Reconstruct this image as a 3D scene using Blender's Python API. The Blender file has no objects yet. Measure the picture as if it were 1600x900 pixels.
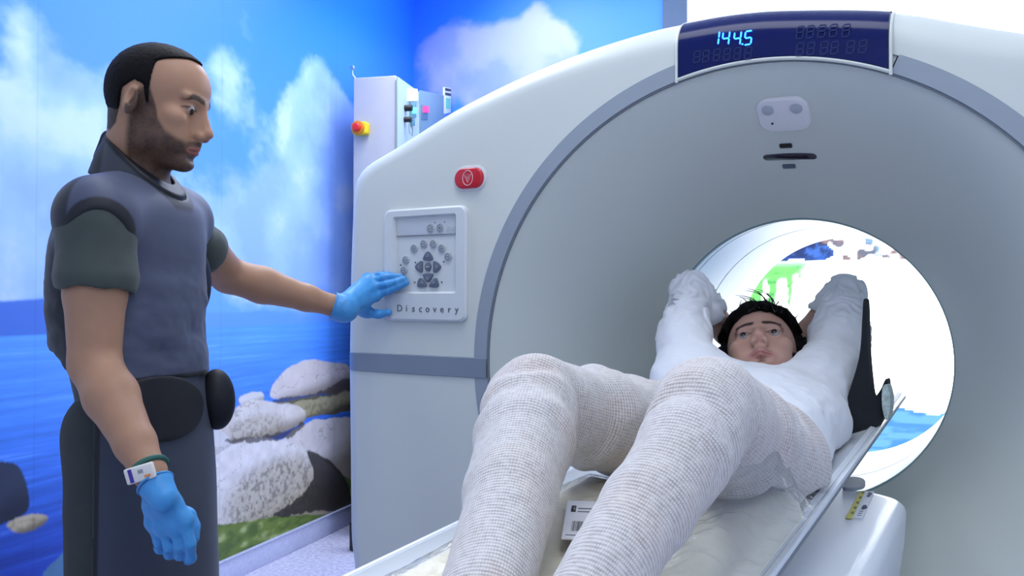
import bpy, bmesh, math, random
import numpy as np
from mathutils import Vector, Matrix, Euler
random.seed(4); rng = np.random.RandomState(7)
D = bpy.data; SC = bpy.context.scene; COL = SC.collection
PI = math.pi
V = Vector

# ------------------------------------------------------------------ camera
CAM = V((.44, -1.69, 1.225)); YAW = .533; PITCH = .014; ROLL = .002; FPX = 1300.0
cd = D.cameras.new('camera'); cam = D.objects.new('camera', cd); COL.objects.link(cam)
cd.sensor_width = 36; cd.lens = 36 * FPX / 1600; cd.clip_start = .02
cam.location = CAM
cam.rotation_euler = (Matrix.Rotation(YAW, 3, 'Z') @ Matrix.Rotation(PI / 2 + PITCH, 3, 'X') @ Matrix.Rotation(ROLL, 3, 'Z')).to_euler()
SC.camera = cam
_R = cam.rotation_euler.to_matrix(); RT, UPV, FW = _R @ V((1, 0, 0)), _R @ V((0, 1, 0)), _R @ V((0, 0, -1))

def at(px, py, d):
    """the place in the room seen at a point of the photo, d metres deep"""
    return CAM + d * (FW + RT * ((px - 800) / FPX) - UPV * ((py - 450) / FPX))

# ------------------------------------------------------------------ light, world, exposure
SC.view_settings.view_transform = 'Standard'; SC.view_settings.look = 'None'
SC.view_settings.gamma = 1; SC.view_settings.use_curve_mapping = False
SC.view_settings.exposure = 0.0
w = D.worlds.new('world'); SC.world = w; w.use_nodes = True
w.node_tree.nodes['Background'].inputs[0].default_value = (.55, .7, 1, 1)
w.node_tree.nodes['Background'].inputs[1].default_value = .25

def area(name, loc, rot, sx, sy, power, col=(1, 1, 1), spread=180):
    l = D.lights.new(name, 'AREA'); l.shape = 'RECTANGLE'; l.size = sx; l.size_y = sy; l.energy = power; l.color = col
    l.spread = math.radians(spread)
    o = D.objects.new(name, l); o.location = loc; o.rotation_euler = rot; COL.objects.link(o); return o
# tube panels in the ceiling: a row along the left wall, one over the table behind the camera, one behind the scanner
area('ceiling_light_left', (-1.75, .75, 3.2), (0, math.radians(-28), math.radians(10)), .5, 2.6, 66, (.88, .95, 1))
area('ceiling_light_front', (1.2, -2.0, 3.2), (0, 0, 0), 1.6, 1.2, 16, (.94, .98, 1))
area('ceiling_light_table', (-.2, -.75, 3.2), (0, 0, 0), 1.2, .8, 18, (.94, .98, 1))
area('ceiling_light_back', (-1.0, 2.0, 3.2), (math.radians(12), 0, math.radians(10)), 2.6, .5, 28, (.9, .96, 1))

# ------------------------------------------------------------------ helpers
def s2l(c):
    c = np.asarray(c, float) / 255.
    return np.where(c <= .04045, c / 12.92, ((c + .055) / 1.055) ** 2.4)
def rgb(r, g, b): return tuple(float(x) for x in s2l((r, g, b))) + (1.,)

MATS = {}
def mat(name, col, rough=.5, metal=0, noise=0, nscale=20, bump=0, bscale=200, spec=.5, coat=0, emit=None, estr=0, alpha=1, trans=0, sss=0, vcol=False, sheen=0, ior=1.45):
    if name in MATS: return MATS[name]
    m = D.materials.new(name); m.use_nodes = True; n = m.node_tree.nodes; L = m.node_tree.links
    b = n['Principled BSDF']
    b.inputs['Base Color'].default_value = col if len(col) == 4 else tuple(col) + (1,)
    b.inputs['Roughness'].default_value = rough; b.inputs['Metallic'].default_value = metal
    b.inputs['Specular IOR Level'].default_value = spec; b.inputs['Coat Weight'].default_value = coat
    b.inputs['Transmission Weight'].default_value = trans; b.inputs['Alpha'].default_value = alpha
    b.inputs['IOR'].default_value = ior
    b.inputs['Sheen Weight'].default_value = sheen
    if sss:
        b.inputs['Subsurface Weight'].default_value = sss; b.inputs['Subsurface Radius'].default_value = (.012, .004, .002); b.inputs['Subsurface Scale'].default_value = .6
    if emit: b.inputs['Emission Color'].default_value = emit; b.inputs['Emission Strength'].default_value = estr
    tc = n.new('ShaderNodeTexCoord')
    src = None
    if vcol:
        a = n.new('ShaderNodeVertexColor'); a.layer_name = 'tint'; src = a.outputs['Color']
    if noise:
        t = n.new('ShaderNodeTexNoise'); t.inputs['Scale'].default_value = nscale; t.inputs['Detail'].default_value = 5
        L.new(tc.outputs['Object'], t.inputs['Vector'])
        mr = n.new('ShaderNodeMapRange'); mr.inputs['From Min'].default_value = .3; mr.inputs['From Max'].default_value = .7
        mr.inputs['To Min'].default_value = 1 - noise; mr.inputs['To Max'].default_value = 1 + noise
        L.new(t.outputs['Fac'], mr.inputs['Value'])
        mx = n.new('ShaderNodeVectorMath'); mx.operation = 'SCALE'
        if src: L.new(src, mx.inputs[0])
        else: mx.inputs[0].default_value = tuple(col)[:3]
        L.new(mr.outputs['Result'], mx.inputs['Scale']); src = mx.outputs[0]
    if src: L.new(src, b.inputs['Base Color'])
    if bump:
        t2 = n.new('ShaderNodeTexNoise'); t2.inputs['Scale'].default_value = bscale; t2.inputs['Detail'].default_value = 3
        L.new(tc.outputs['Object'], t2.inputs['Vector'])
        bp = n.new('ShaderNodeBump'); bp.inputs['Strength'].default_value = bump; bp.inputs['Distance'].default_value = .002
        L.new(t2.outputs['Fac'], bp.inputs['Height']); L.new(bp.outputs[0], b.inputs['Normal'])
    MATS[name] = m; return m

def link(name, me, m, parent=None, smooth=True):
    o = D.objects.new(name, me); COL.objects.link(o)
    for mm in (m if isinstance(m, (list, tuple)) else [m]): me.materials.append(mm)
    if smooth and len(me.polygons): me.polygons.foreach_set('use_smooth', [True] * len(me.polygons))
    if parent is not None:
        o.parent = parent; o.matrix_parent_inverse = Matrix.Identity(4)
        if parent.location.length or parent.rotation_euler.z:
            pass
    return o

def mesh(name, vs, fs, m, parent=None, smooth=True, sharp=40):
    me = D.meshes.new(name); me.from_pydata([tuple(v) for v in vs], [], [tuple(int(i) for i in f) for f in fs]); me.validate(); me.update()
    o = link(name, me, m, parent, smooth)
    if smooth and sharp: me.set_sharp_from_angle(angle=math.radians(sharp))
    return o

def obj(name, bm, m, parent=None, smooth=True, sharp=40):
    bmesh.ops.recalc_face_normals(bm, faces=bm.faces[:])
    me = D.meshes.new(name); bm.to_mesh(me); bm.free()
    o = link(name, me, m, parent, smooth)
    if smooth and sharp: me.set_sharp_from_angle(angle=math.radians(sharp))
    return o

def tag(o, label=None, cat=None, group=None, kind=None):
    if label: o['label'] = label
    if cat: o['category'] = cat
    if group: o['group'] = group
    if kind: o['kind'] = kind
    return o

def thing(name, label, cat, loc=(0, 0, 0), group=None):
    o = D.objects.new(name, None); COL.objects.link(o); o.location = loc; o.empty_display_size = .1
    return tag(o, label, cat, group)

def adopt(root):
    """parts were built in room coordinates: hang them under the thing's base without moving them"""
    for c in root.children: c.matrix_parent_inverse = Matrix.Translation(-V(root.location))

def frame(o, x, z=None):
    """matrix with origin o, local x along x and local z near z"""
    x = V(x).normalized(); z = V(z if z else (0, 0, 1)); y = z.cross(x).normalized(); z = x.cross(y)
    M = Matrix((x, y, z)).transposed().to_4x4(); M.translation = V(o); return M

def rbox(bm, c, s, r=.005, seg=3, M=None):
    """rounded box, centre c, full size s"""
    t = bmesh.new(); bmesh.ops.create_cube(t, size=1)
    bmesh.ops.scale(t, vec=s, verts=t.verts)
    if r: bmesh.ops.bevel(t, geom=t.edges[:], offset=min(r, min(s) * .49), segments=seg, profile=.5, affect='EDGES')
    bmesh.ops.translate(t, vec=c, verts=t.verts)
    if M: bmesh.ops.transform(t, matrix=M, verts=t.verts)
    me = D.meshes.new('t'); t.to_mesh(me); t.free(); bm.from_mesh(me); D.meshes.remove(me); return bm

def slab(bm, pts, y0, y1, r=0, seg=2, M=None):
    """prism: outline pts in (x,z), front at y0, back at y1; the front rim rounded by r"""
    t = bmesh.new(); vs = [t.verts.new((p[0], y0, p[1])) for p in pts]; f = t.faces.new(vs)
    e = bmesh.ops.extrude_face_region(t, geom=[f]); ev = [g for g in e['geom'] if isinstance(g, bmesh.types.BMVert)]
    bmesh.ops.translate(t, vec=(0, y1 - y0, 0), verts=ev)
    if r:
        ed = [e for e in t.edges if all(abs(v.co.y - y0) < 1e-7 for v in e.verts)]
        bmesh.ops.bevel(t, geom=ed, offset=r, segments=seg, profile=.5, affect='EDGES', clamp_overlap=True)
    if M: bmesh.ops.transform(t, matrix=M, verts=t.verts)
    me = D.meshes.new('t'); t.to_mesh(me); t.free(); bm.from_mesh(me); D.meshes.remove(me); return bm

def rrect(cx, cz, w, h, r, n=6):
    out = []
    for (sx, sz, a0) in ((1, 1, 0), (-1, 1, 90), (-1, -1, 180), (1, -1, 270)):
        for k in range(n + 1):
            a = math.radians(a0 + 90 * k / n)
            out.append((cx + sx * (w / 2 - r) + r * math.cos(a), cz + sz * (h / 2 - r) + r * math.sin(a)))
    return out

def disc(cx, cz, rx, rz=None, n=32):
    rz = rz or rx
    return [(cx + rx * math.cos(2 * PI * k / n), cz + rz * math.sin(2 * PI * k / n)) for k in range(n)]

def tube(bm, pts, r, n=10, closed=False):
    pts = [V(p) for p in pts]; N = len(pts); rings = []
    rr = r if isinstance(r, (list, tuple)) else [r] * N
    prev = None
    for i, p in enumerate(pts):
        a = pts[(i - 1) % N] if (closed or i > 0) else p; b = pts[(i + 1) % N] if (closed or i < N - 1) else p
        t = (b - a).normalized()
        if prev is None: u = t.orthogonal().normalized()
        else:
            u = prev - t * prev.dot(t); u = u.normalized() if u.length > 1e-6 else t.orthogonal().normalized()
        prev = u; v = t.cross(u)
        rings.append([bm.verts.new(p + rr[i] * (math.cos(2 * PI * k / n) * u + math.sin(2 * PI * k / n) * v)) for k in range(n)])
    for i in range(N if closed else N - 1):
        A, B = rings[i], rings[(i + 1) % N]
        for k in range(n): bm.faces.new((A[k], A[(k + 1) % n], B[(k + 1) % n], B[k]))
    if not closed: bm.faces.new(rings[0][::-1]); bm.faces.new(rings[-1])
    return bm

def gridmesh(name, P, m, parent=None, closed_u=False, smooth=True, sharp=50, flip=False):
    """P: array (nu, nv, 3)"""
    nu, nv = P.shape[:2]; idx = np.arange(nu * nv).reshape(nu, nv)
    a = idx if closed_u else idx[:-1]; b = np.roll(idx, -1, 0) if closed_u else idx[1:]
    if closed_u: a = idx
    F = np.stack([a[:, :-1], b[:, :-1], b[:, 1:], a[:, 1:]], -1).reshape(-1, 4)
    if flip: F = F[:, ::-1]
    return fastmesh(name, P.reshape(-1, 3), F, m, parent, smooth, sharp)

def fastmesh(name, vs, F, m, parent=None, smooth=True, sharp=None, tint=None):
    vs = np.ascontiguousarray(vs, np.float32); F = np.ascontiguousarray(F, np.int32); k = F.shape[1]
    me = D.meshes.new(name); me.vertices.add(len(vs)); me.vertices.foreach_set('co', vs.ravel())
    me.loops.add(F.size); me.loops.foreach_set('vertex_index', F.ravel())
    me.polygons.add(len(F)); me.polygons.foreach_set('loop_start', np.arange(0, F.size, k, dtype=np.int32))
    me.update(calc_edges=True)
    if tint is not None:
        c = me.color_attributes.new('tint', 'FLOAT_COLOR', 'POINT')
        t = np.ones((len(vs), 4), np.float32); t[:, :3] = tint; c.data.foreach_set('color', t.ravel())
    o = link(name, me, m, parent, smooth)
    if smooth and sharp: me.set_sharp_from_angle(angle=math.radians(sharp))
    return o

# value noise
_T = rng.rand(64, 64, 64).astype(np.float32)
def vnoise(p):
    p = np.asarray(p, np.float32); i = np.floor(p).astype(int); f = p - i; f = f * f * (3 - 2 * f); r = 0
    for dx in (0, 1):
        wx = f[..., 0] if dx else 1 - f[..., 0]
        for dy in (0, 1):
            wy = f[..., 1] if dy else 1 - f[..., 1]
            for dz in (0, 1):
                wz = f[..., 2] if dz else 1 - f[..., 2]
                r = r + wx * wy * wz * _T[(i[..., 0] + dx) % 64, (i[..., 1] + dy) % 64, (i[..., 2] + dz) % 64]
    return r
def fbm(p, o=5, g=.5):
    p = np.asarray(p, np.float32); s = 0; a = 1; t = 0
    for k in range(o): s = s + a * vnoise(p * 2 ** k + 17.3 * k); t += a; a *= g
    return s / t
def sst(a, b, x):
    t = np.clip((x - a) / (b - a), 0, 1); return t * t * (3 - 2 * t)

# ------------------------------------------------------------------ the room
CORNER = np.array([-2.77, 2.52]); DL = np.array([-.179, .984]); DB = np.array([.984, .179]); CEIL = 3.3
def wall_uz(px, py, corner, d):
    """point of the photo -> (distance from the corner, height) on a wall"""
    r = at(px, py, 1.) - CAM
    n = np.array([-d[1], d[0]]); t = n @ (corner - np.array(CAM[:2])) / (n @ np.array(r[:2]))
    q = np.array(CAM) + t * np.array(r)
    return float((q[:2] - corner) @ d), float(q[2])
def LW(px, py): return wall_uz(px, py, CORNER, -DL)
def BW(px, py): return wall_uz(px, py, CORNER, DB)

def inpoly(x, y, poly):
    inside = np.zeros(x.shape, bool); n = len(poly); j = n - 1
    for i in range(n):
        xi, yi = poly[i]; xj, yj = poly[j]
        c = ((yi > y) != (yj > y)) & (x < (xj - xi) * (y - yi) / (yj - yi + 1e-12) + xi)
        inside ^= c; j = i
    return inside
def softpoly(x, y, poly, e=.0022):
    return sum(inpoly(x + a, y + b, poly).astype(float) for a, b in ((e, e), (-e, e), (e, -e), (-e, -e))) / 4
def smoothpoly(pts, n=5):
    out = []; N = len(pts)
    for i in range(N):
        p0, p1, p2, p3 = [np.array(pts[(i + k) % N], float) for k in (-1, 0, 1, 2)]
        for k in range(n):
            t = k / n; out.append(tuple(.5 * ((2 * p1) + (-p0 + p2) * t + (2 * p0 - 5 * p1 + 4 * p2 - p3) * t * t + (-p0 + 3 * p1 - 3 * p2 + p3) * t ** 3)))
    return out
def mixc(c, col, m): return c + (s2l(col) - c) * m[..., None]

def clouds(u, z, seed, blobs):
    dens = np.zeros(u.shape)
    for (bu, bz, ru, rz, a) in blobs: dens += a * np.exp(-(((u - bu) / ru) ** 2 + ((z - bz) / rz) ** 2))
    q = np.stack([u * 2.2 + seed, z * 2.6, u * 0 + seed], -1); n = fbm(q, 6, .58)
    q2 = np.stack([u * 1.1 + seed + 9, z * 1.1, u * 0], -1)
    return sst(.50, .86, dens * .62 + (n - .5) * 1.5 + (fbm(q2, 3) - .5) * .3)

def paint_left(u, z):
    """the printed seascape of the left wall"""
    hz = LW(20, 508)[1]
    t = np.clip((z - hz) / 1.6, 0, 1)
    c = s2l((96, 156, 252)) * (1 - t)[..., None] + s2l((34, 118, 250)) * t[..., None]
    B = []
    for (px, py, rx, ry, a) in [(60, 330, .55, .38, .95), (110, 170, .28, .3, .7), (20, 20, .12, .12, .5), (20, 440, .5, .25, .8), (300, 90, .22, .12, .7), (350, 150, .2, .35, .9), (430, 250, .35, .5, .95), (490, 170, .18, .3, .9), (520, 300, .3, .5, 1.0), (550, 330, .35, .5, 1.3), (450, 400, .5, .3, .6),
                                (500, 230, .25, .3, .8), (400, 420, .6, .35, .7), (540, 20, .2, .12, .6), (400, 30, .2, .12, .45), (250, 380, .6, .3, .8)]:
        bu, bz = LW(px, py); B.append((bu, bz, rx, ry, a))
    cl = clouds(u, z, 3.1, B)
    c = mixc(c, (150, 186, 255), cl * .95)
    n2 = fbm(np.stack([u * 5, z * 5, u * 0 + 4], -1), 5)
    c = mixc(c, (188, 210, 255), cl * sst(.5, .75, n2) * .75)
    c = mixc(c, (60, 110, 210), cl * sst(.55, .3, n2) * .25)
    # far hills
    hillh = hz + .02 + .05 * np.exp(-((u - 2.72) / .45) ** 2) + .018 * fbm(np.stack([u * 9, u * 0, u * 0], -1), 4)
    hm = sst(-.006, .006, hillh - z) * (.25 + .75 * sst(1.9, 2.4, u))
    c = mixc(c, (58, 106, 204), hm)
    # water
    wm = sst(-.003, .003, hz - .035 - z)
    tt = np.clip((hz - .035 - z) / .85, 0, 1)
    rip = fbm(np.stack([u * 2.5, (z) * 38 * (1.6 - tt), u * 0], -1), 5, .6)
    wc = s2l((80, 150, 255)) * (1 - tt)[..., None] + s2l((22, 62, 186)) * tt[..., None]
    wc = wc * (1 + (rip - .5) * (.5 + 1.1 * tt))[..., None]
    wc = mixc(wc, (120, 170, 255), sst(.62, .8, rip) * .45 * (1 - .5 * tt))
    lu = np.clip((u - 2.0) / .8, 0, 1)
    wc = mixc(wc, (22, 44, 130), sst(.3, 1, tt) * lu * .7)
    c = c + (wc - c) * wm[..., None]
    # shallow green at the foot of the rocks
    g = LW(400, 835)[1]
    gm = sst(g + .19, g + .13, z + .05 * (fbm(np.stack([u * 6, z * 6, u * 0], -1), 4) - .5)) * sst(2.05, 1.85, u)
    gn = fbm(np.stack([u * 14, z * 30, u * 0 + 2], -1), 5)
    c = mixc(c, (98, 118, 52), gm); c = mixc(c, (160, 172, 120), gm * sst(.5, .75, gn) * .8); c = mixc(c, (60, 84, 40), gm * sst(.5, .3, gn) * .7)
    # rocks: (outline, light colour, shade colour, where the light falls, rough stone)
    R = [([(425, 622), (436, 590), (462, 568), (490, 563), (520, 566), (545, 572), (548, 612), (500, 616)], (196, 190, 196), (120, 112, 110), .25, .2),
         ([(425, 632), (480, 622), (548, 612), (552, 640), (480, 652), (430, 660)], (150, 146, 120), (70, 66, 52), .2, .5),
         ([(376, 618), (408, 612), (410, 628), (378, 632)], (200, 200, 206), (150, 150, 150), .5, .1),
         ([(300, 690), (352, 664), (372, 634), (405, 626), (466, 634), (476, 655), (445, 676), (380, 690), (340, 700)], (200, 196, 198), (122, 112, 100), .2, .6),
         ([(438, 692), (474, 664), (505, 655), (560, 658), (562, 745), (520, 735), (470, 712)], (196, 192, 196), (134, 126, 116), .3, .4),
         ([(250, 700), (336, 673), (362, 690), (368, 706), (300, 740)], (196, 196, 204), (140, 136, 130), .4, .2),
         ([(250, 770), (334, 712), (372, 690), (428, 685), (480, 702), (524, 736), (545, 775), (540, 800), (440, 806), (350, 818), (290, 815)], (205, 203, 208), (128, 118, 100), .3, .9),
         ([(-60, 730), (0, 722), (28, 728), (42, 760), (44, 800), (0, 822), (-60, 830)], (44, 52, 76), (24, 30, 50), .4, .2),
         ([(8, 816), (36, 804), (74, 806), (66, 822), (28, 832)], (176, 164, 140), (96, 88, 76), .3, .6),
         ([(70, 905), (90, 876), (130, 850), (150, 930)], (70, 110, 150), (40, 70, 100), .3, .3)]
    for k, (poly, lt, dk, amt, rough) in enumerate(R):
        P = [LW(*p) for p in smoothpoly(poly)]; P = np.array(P)
        cu, cz = P.mean(0); ru, rz = np.ptp(P[:, 0]) / 2, np.ptp(P[:, 1]) / 2
        wob = (fbm(np.stack([u * 12, z * 12, u * 0 + k], -1), 3) - .5) * .02
        m = softpoly(u + wob, z + wob, P)
        hx = (u - cu) / ru; hy = (z - cz) / rz
        sh = sst(-.35 + amt, -.95 + amt * .3, hy + hx * .35)   # the print's own painted shade: lower right side
        n1 = fbm(np.stack([u * 22, z * 22, u * 0 + 5 * k], -1), 5, .6); n3 = fbm(np.stack([u * 60, z * 60, u * 0 + k], -1), 3, .6)
        col = mixc(np.broadcast_to(s2l(lt), u.shape + (3,)).copy(), dk, sh * .9)
        col = col * (1 + (n1 - .5)[..., None] * (.2 + .25 * rough))
        if rough > .45:
            pm = sst(.9, .45, np.hypot((hx + .05) * 1.3, (hy + .2) * 1.15)) * rough
            col = mixc(col, (150, 140, 116), pm * .7); col = col * (1 - (pm * sst(.50, .34, n3) * .5)[..., None]); col = mixc(col, (210, 206, 190), pm * sst(.6, .75, n3) * .3)
        cr = np.abs(fbm(np.stack([u * 7 + k, z * 9, u * 0 + 3 * k], -1), 4) - .5)
        col = mixc(col, (60, 54, 52), sst(.010, .002, cr) * .35)
        c = c * (1 - m[..., None]) + col * m[..., None]
    wq = (fbm(np.stack([u * 25, z * 25, u * 0], -1), 3) - .5) * .03
    # the deep shadow printed on the big rock's right side
    P = np.array([LW(*p) for p in smoothpoly([(480, 705), (510, 716), (536, 742), (548, 776), (546, 800), (500, 798), (450, 806), (426, 804), (462, 782), (482, 760), (490, 736)])])
    m = softpoly(u + wq, z + wq, P) * .9
    c = mixc(c, (30, 28, 30), m)
    P = np.array([LW(*p) for p in smoothpoly([(352, 690), (376, 684), (440, 676), (470, 660), (474, 668), (450, 684), (420, 688), (372, 692)])])
    c = mixc(c, (48, 44, 44), softpoly(u + wq, z + wq, P) * .8)
    P = np.array([LW(*p) for p in smoothpoly([(430, 624), (500, 612), (546, 590), (550, 606), (500, 622), (440, 630)])])
    c = mixc(c, (50, 44, 44), softpoly(u + wq, z + wq, P) * .75)
    # sheet joints of the print
    for ju in (.9, 1.8, 2.7):
        c = c * (1 - .12 * np.exp(-((u - ju) / .003) ** 2))[..., None]
    return np.clip(c, 0, 1)

def paint_back(u, z):
    t = np.clip((z - 1.8) / 1.2, 0, 1)
    c = s2l((96, 150, 240)) * (1 - t)[..., None] + s2l((38, 118, 246)) * t[..., None]
    B = []
    for (px, py, rx, ry, a) in [(740, 70, .42, .25, 1.05), (680, 110, .3, .3, .9), (860, 60, .3, .2, .95), (820, 110, .4, .2, .9), (780, 140, .5, .3, .7), (840, 5, .1, .1, .8)]:
        bu, bz = BW(px, py); B.append((bu, bz, rx, ry, a))
    cl = clouds(u, z, 8.2, B)
    c = mixc(c, (158, 168, 226), cl)
    n2 = fbm(np.stack([u * 5, z * 5, u * 0 + 9], -1), 5)
    c = mixc(c, (122, 146, 226), cl * sst(.6, .35, n2) * .7)
    return np.clip(c, 0, 1)

GLOW = 2.6
def paint_lake(u, z):
    """backlit print: pale sky, rocky shore, green and blue lake"""
    c = np.broadcast_to(np.array([1., 1., 1.]), u.shape + (3,)).copy()
    def reg(pts): return np.array([BW(*p) for p in smoothpoly(pts)])
    def put(c, col, m): return c + (s2l(col) / GLOW - c) * np.clip(m, 0, 1)[..., None]
    n1 = fbm(np.stack([u * 9, z * 9, u * 0 + 1], -1), 5, .6); n2 = fbm(np.stack([u * 6, z * 46, u * 0 + 3], -1), 4); n3 = vnoise(np.stack([u * 26, z * 36, u * 0], -1))
    w1 = (n1 - .5) * .12
    hz = BW(1300, 406)[1]; dz = np.clip((hz - z) / (hz - BW(1185, 495)[1]), 0, 2)
    # green reflections under the shore, broken by tapering white gaps
    uu = u + (n2 - .5) * .03; ul = BW(1150, 450)[0]; ur = BW(1262, 440)[0]
    gm = sst(0, .05, dz) * sst(1.5, 1.1, dz) * sst(ul, ul + .06, u) * sst(ur + .05, ur - .05 - .05 * dz, u)
    gap = np.zeros_like(u)
    for (px, wd_, t0) in ((1196, .022, .3), (1222, .040, .28), (1244, .030, .2), (1258, .03, .15)):
        gap = np.maximum(gap, sst(1.0, .55, np.abs(uu - BW(px, 440)[0]) / (wd_ * (.35 + .9 * dz))) * sst(t0, t0 + .15, dz))
    g = gm * (1 - .93 * gap)
    c = put(c, (126, 226, 112), g); c = put(c, (70, 170, 80), g * sst(.54, .66, n2) * .8); c = put(c, (190, 240, 200), g * sst(.14, .05, dz) * .8)
    # blue boulders on the left
    m = inpoly(u + w1 * .5, z + w1 * .5, reg([(1140, 398), (1190, 376), (1216, 360), (1228, 350), (1262, 358), (1298, 384), (1296, 404), (1240, 409), (1140, 410)])).astype(float)
    c = put(c, (64, 112, 200), m); c = put(c, (20, 44, 104), m * sst(.50, .38, n1)); c = put(c, (150, 196, 250), m * sst(.58, .68, n1))
    m = sst(.012, .006, np.abs(z - hz - .015)) * sst(BW(1300, 400)[0], BW(1285, 400)[0], u) * sst(.35, .5, n2); c = put(c, (40, 80, 170), m * .8)
    # shore rocks running right
    m = inpoly(u + w1, z + w1 * .6, reg([(1215, 350), (1250, 344), (1300, 362), (1330, 372), (1360, 364), (1420, 380), (1500, 390), (1500, 403), (1400, 402), (1330, 404), (1290, 390), (1250, 366)])).astype(float)
    c = put(c, (44, 54, 84), m * sst(.46, .56, n3 * .6 + n1 * .4) * .95); c = put(c, (170, 130, 120), m * sst(.56, .64, n1) * .6); c = put(c, (150, 196, 236), m * sst(.42, .36, n1) * .6)
    # blue water near the floor
    m = inpoly(u + w1 * .2, z + w1 * .12, reg([(1300, 600), (1345, 622), (1392, 632), (1420, 640), (1462, 648), (1500, 640), (1560, 660), (1560, 800), (1100, 800), (1100, 640)])).astype(float)
    c = put(c, (84, 168, 238), m * .97); c = put(c, (40, 120, 214), m * sst(.5, .6, n2) * .6)
    m = sst(.02, .0, np.abs(z - BW(1460, 585)[1])) * sst(.5, .6, n2) * sst(BW(1430, 585)[0], BW(1460, 585)[0], u); c = put(c, (180, 240, 244), m)
    return np.clip(c, 0, 1)

def wall(name, corner, d, u0, u1, z0, z1, paint, m, du, dz, back):
    """a wall slab 8 cm thick with the print on its room side"""
    us = np.arange(u0, u1 + du / 2, du); zs = np.arange(z0, z1 + dz / 2, dz); us[-1] = u1; zs[-1] = z1
    U, Z = np.meshgrid(us, zs, indexing='ij'); P = np.empty(U.shape + (3,))
    P[..., 0] = corner[0] + d[0] * U; P[..., 1] = corner[1] + d[1] * U; P[..., 2] = Z
    nu, nv = U.shape; idx = np.arange(nu * nv).reshape(nu, nv)
    F = np.stack([idx[:-1, :-1], idx[1:, :-1], idx[1:, 1:], idx[:-1, 1:]], -1).reshape(-1, 4)
    # thickness: a back quad and the rim
    b = np.array([[corner[0] + d[0] * a + back[0] * .08, corner[1] + d[1] * a + back[1] * .08, c] for a, c in ((us[0], z0), (us[-1], z0), (us[-1], z1), (us[0], z1))])
    n = nu * nv; k = [idx[0, 0], idx[-1, 0], idx[-1, -1], idx[0, -1]]
    F = np.vstack([F, [[n + 3, n + 2, n + 1, n]], [[k[0], k[1], n + 1, n]], [[k[1], k[2], n + 2, n + 1]], [[k[2], k[3], n + 3, n + 2]], [[k[3], k[0], n, n + 3]]])
    t = paint(U, Z).reshape(-1, 3); t = np.vstack([t, np.full((4, 3), .5)])
    o = fastmesh(name, np.vstack([P.reshape(-1, 3), b]), F, m, None, smooth=False, tint=t)
    o['kind'] = 'structure'; return o

M_print = mat('printed_wall', (1, 1, 1), rough=.42, spec=.35, vcol=True)
wall('wall_left', CORNER, -DL, 0, 3.3, 0, CEIL, paint_left, M_print, .005, .005, DL[::-1] * np.array([-1, 1]) * np.array([1, -1]) * 1.0)
wall('wall_back', CORNER, DB, 0, 1.582, 0, CEIL, paint_back, M_print, .01, .01, np.array([-DB[1], DB[0]]))
# the backlit lake picture: a light box, so it gives off light
mb = D.materials.new('backlit_print'); mb.use_nodes = True; nn = mb.node_tree.nodes; LL = mb.node_tree.links; bs = nn['Principled BSDF']
vc = nn.new('ShaderNodeVertexColor'); vc.layer_name = 'tint'; LL.new(vc.outputs[0], bs.inputs['Base Color']); LL.new(vc.outputs[0], bs.inputs['Emission Color'])
bs.inputs['Emission Strength'].default_value = GLOW; bs.inputs['Roughness'].default_value = .3
wall('wall_back_light_box', CORNER, DB, 1.717, 4.9, 0, CEIL, paint_lake, mb, .01, .01, np.array([-DB[1], DB[0]]))

def wall3(u, off, z): return V((CORNER[0] + DB[0] * u + DB[1] * off, CORNER[1] + DB[1] * u - DB[0] * off, z))
M_pillar = mat('grey_paint', rgb(62, 82, 112), rough=.6, noise=.04)
bm = bmesh.new(); fr = Matrix.Translation((CORNER[0], CORNER[1], 0)) @ Matrix.Rotation(math.atan2(DB[1], DB[0]), 4, 'Z')
rbox(bm, (1.6495, .01, CEIL / 2), (.135, .08, CEIL), .004, 2, fr); tag(obj('trim_1', bm, M_pillar), kind='structure')
M_wall = mat('white_wall_paint', rgb(214, 222, 232), rough=.6, noise=.03)
def flatwall(name, a, b):
    a = V(a); b = V(b); d = (b - a).normalized(); n = V((-d.y, d.x, 0)); bm = bmesh.new(); L = (b - a).length
    rbox(bm, (L / 2, .05, CEIL / 2), (L, .1, CEIL), 0, 1, Matrix.Translation(a) @ Matrix.Rotation(math.atan2(d.y, d.x), 4, 'Z'))
    tag(obj(name, bm, M_wall, smooth=False), kind='structure')
c0 = V((CORNER[0] - DL[0] * 3.3, CORNER[1] - DL[1] * 3.3, 0)); c1 = c0 + V((-DL[0], -DL[1], 0)) * 2.6
c2 = c1 + V((DB[0], DB[1], 0)) * 4.9; c3 = V((CORNER[0] + DB[0] * 4.9, CORNER[1] + DB[1] * 4.9, 0))
flatwall('wall_left_near', c1, c0); flatwall('wall_front', c2, c1); flatwall('wall_right', c3, c2)

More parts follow.
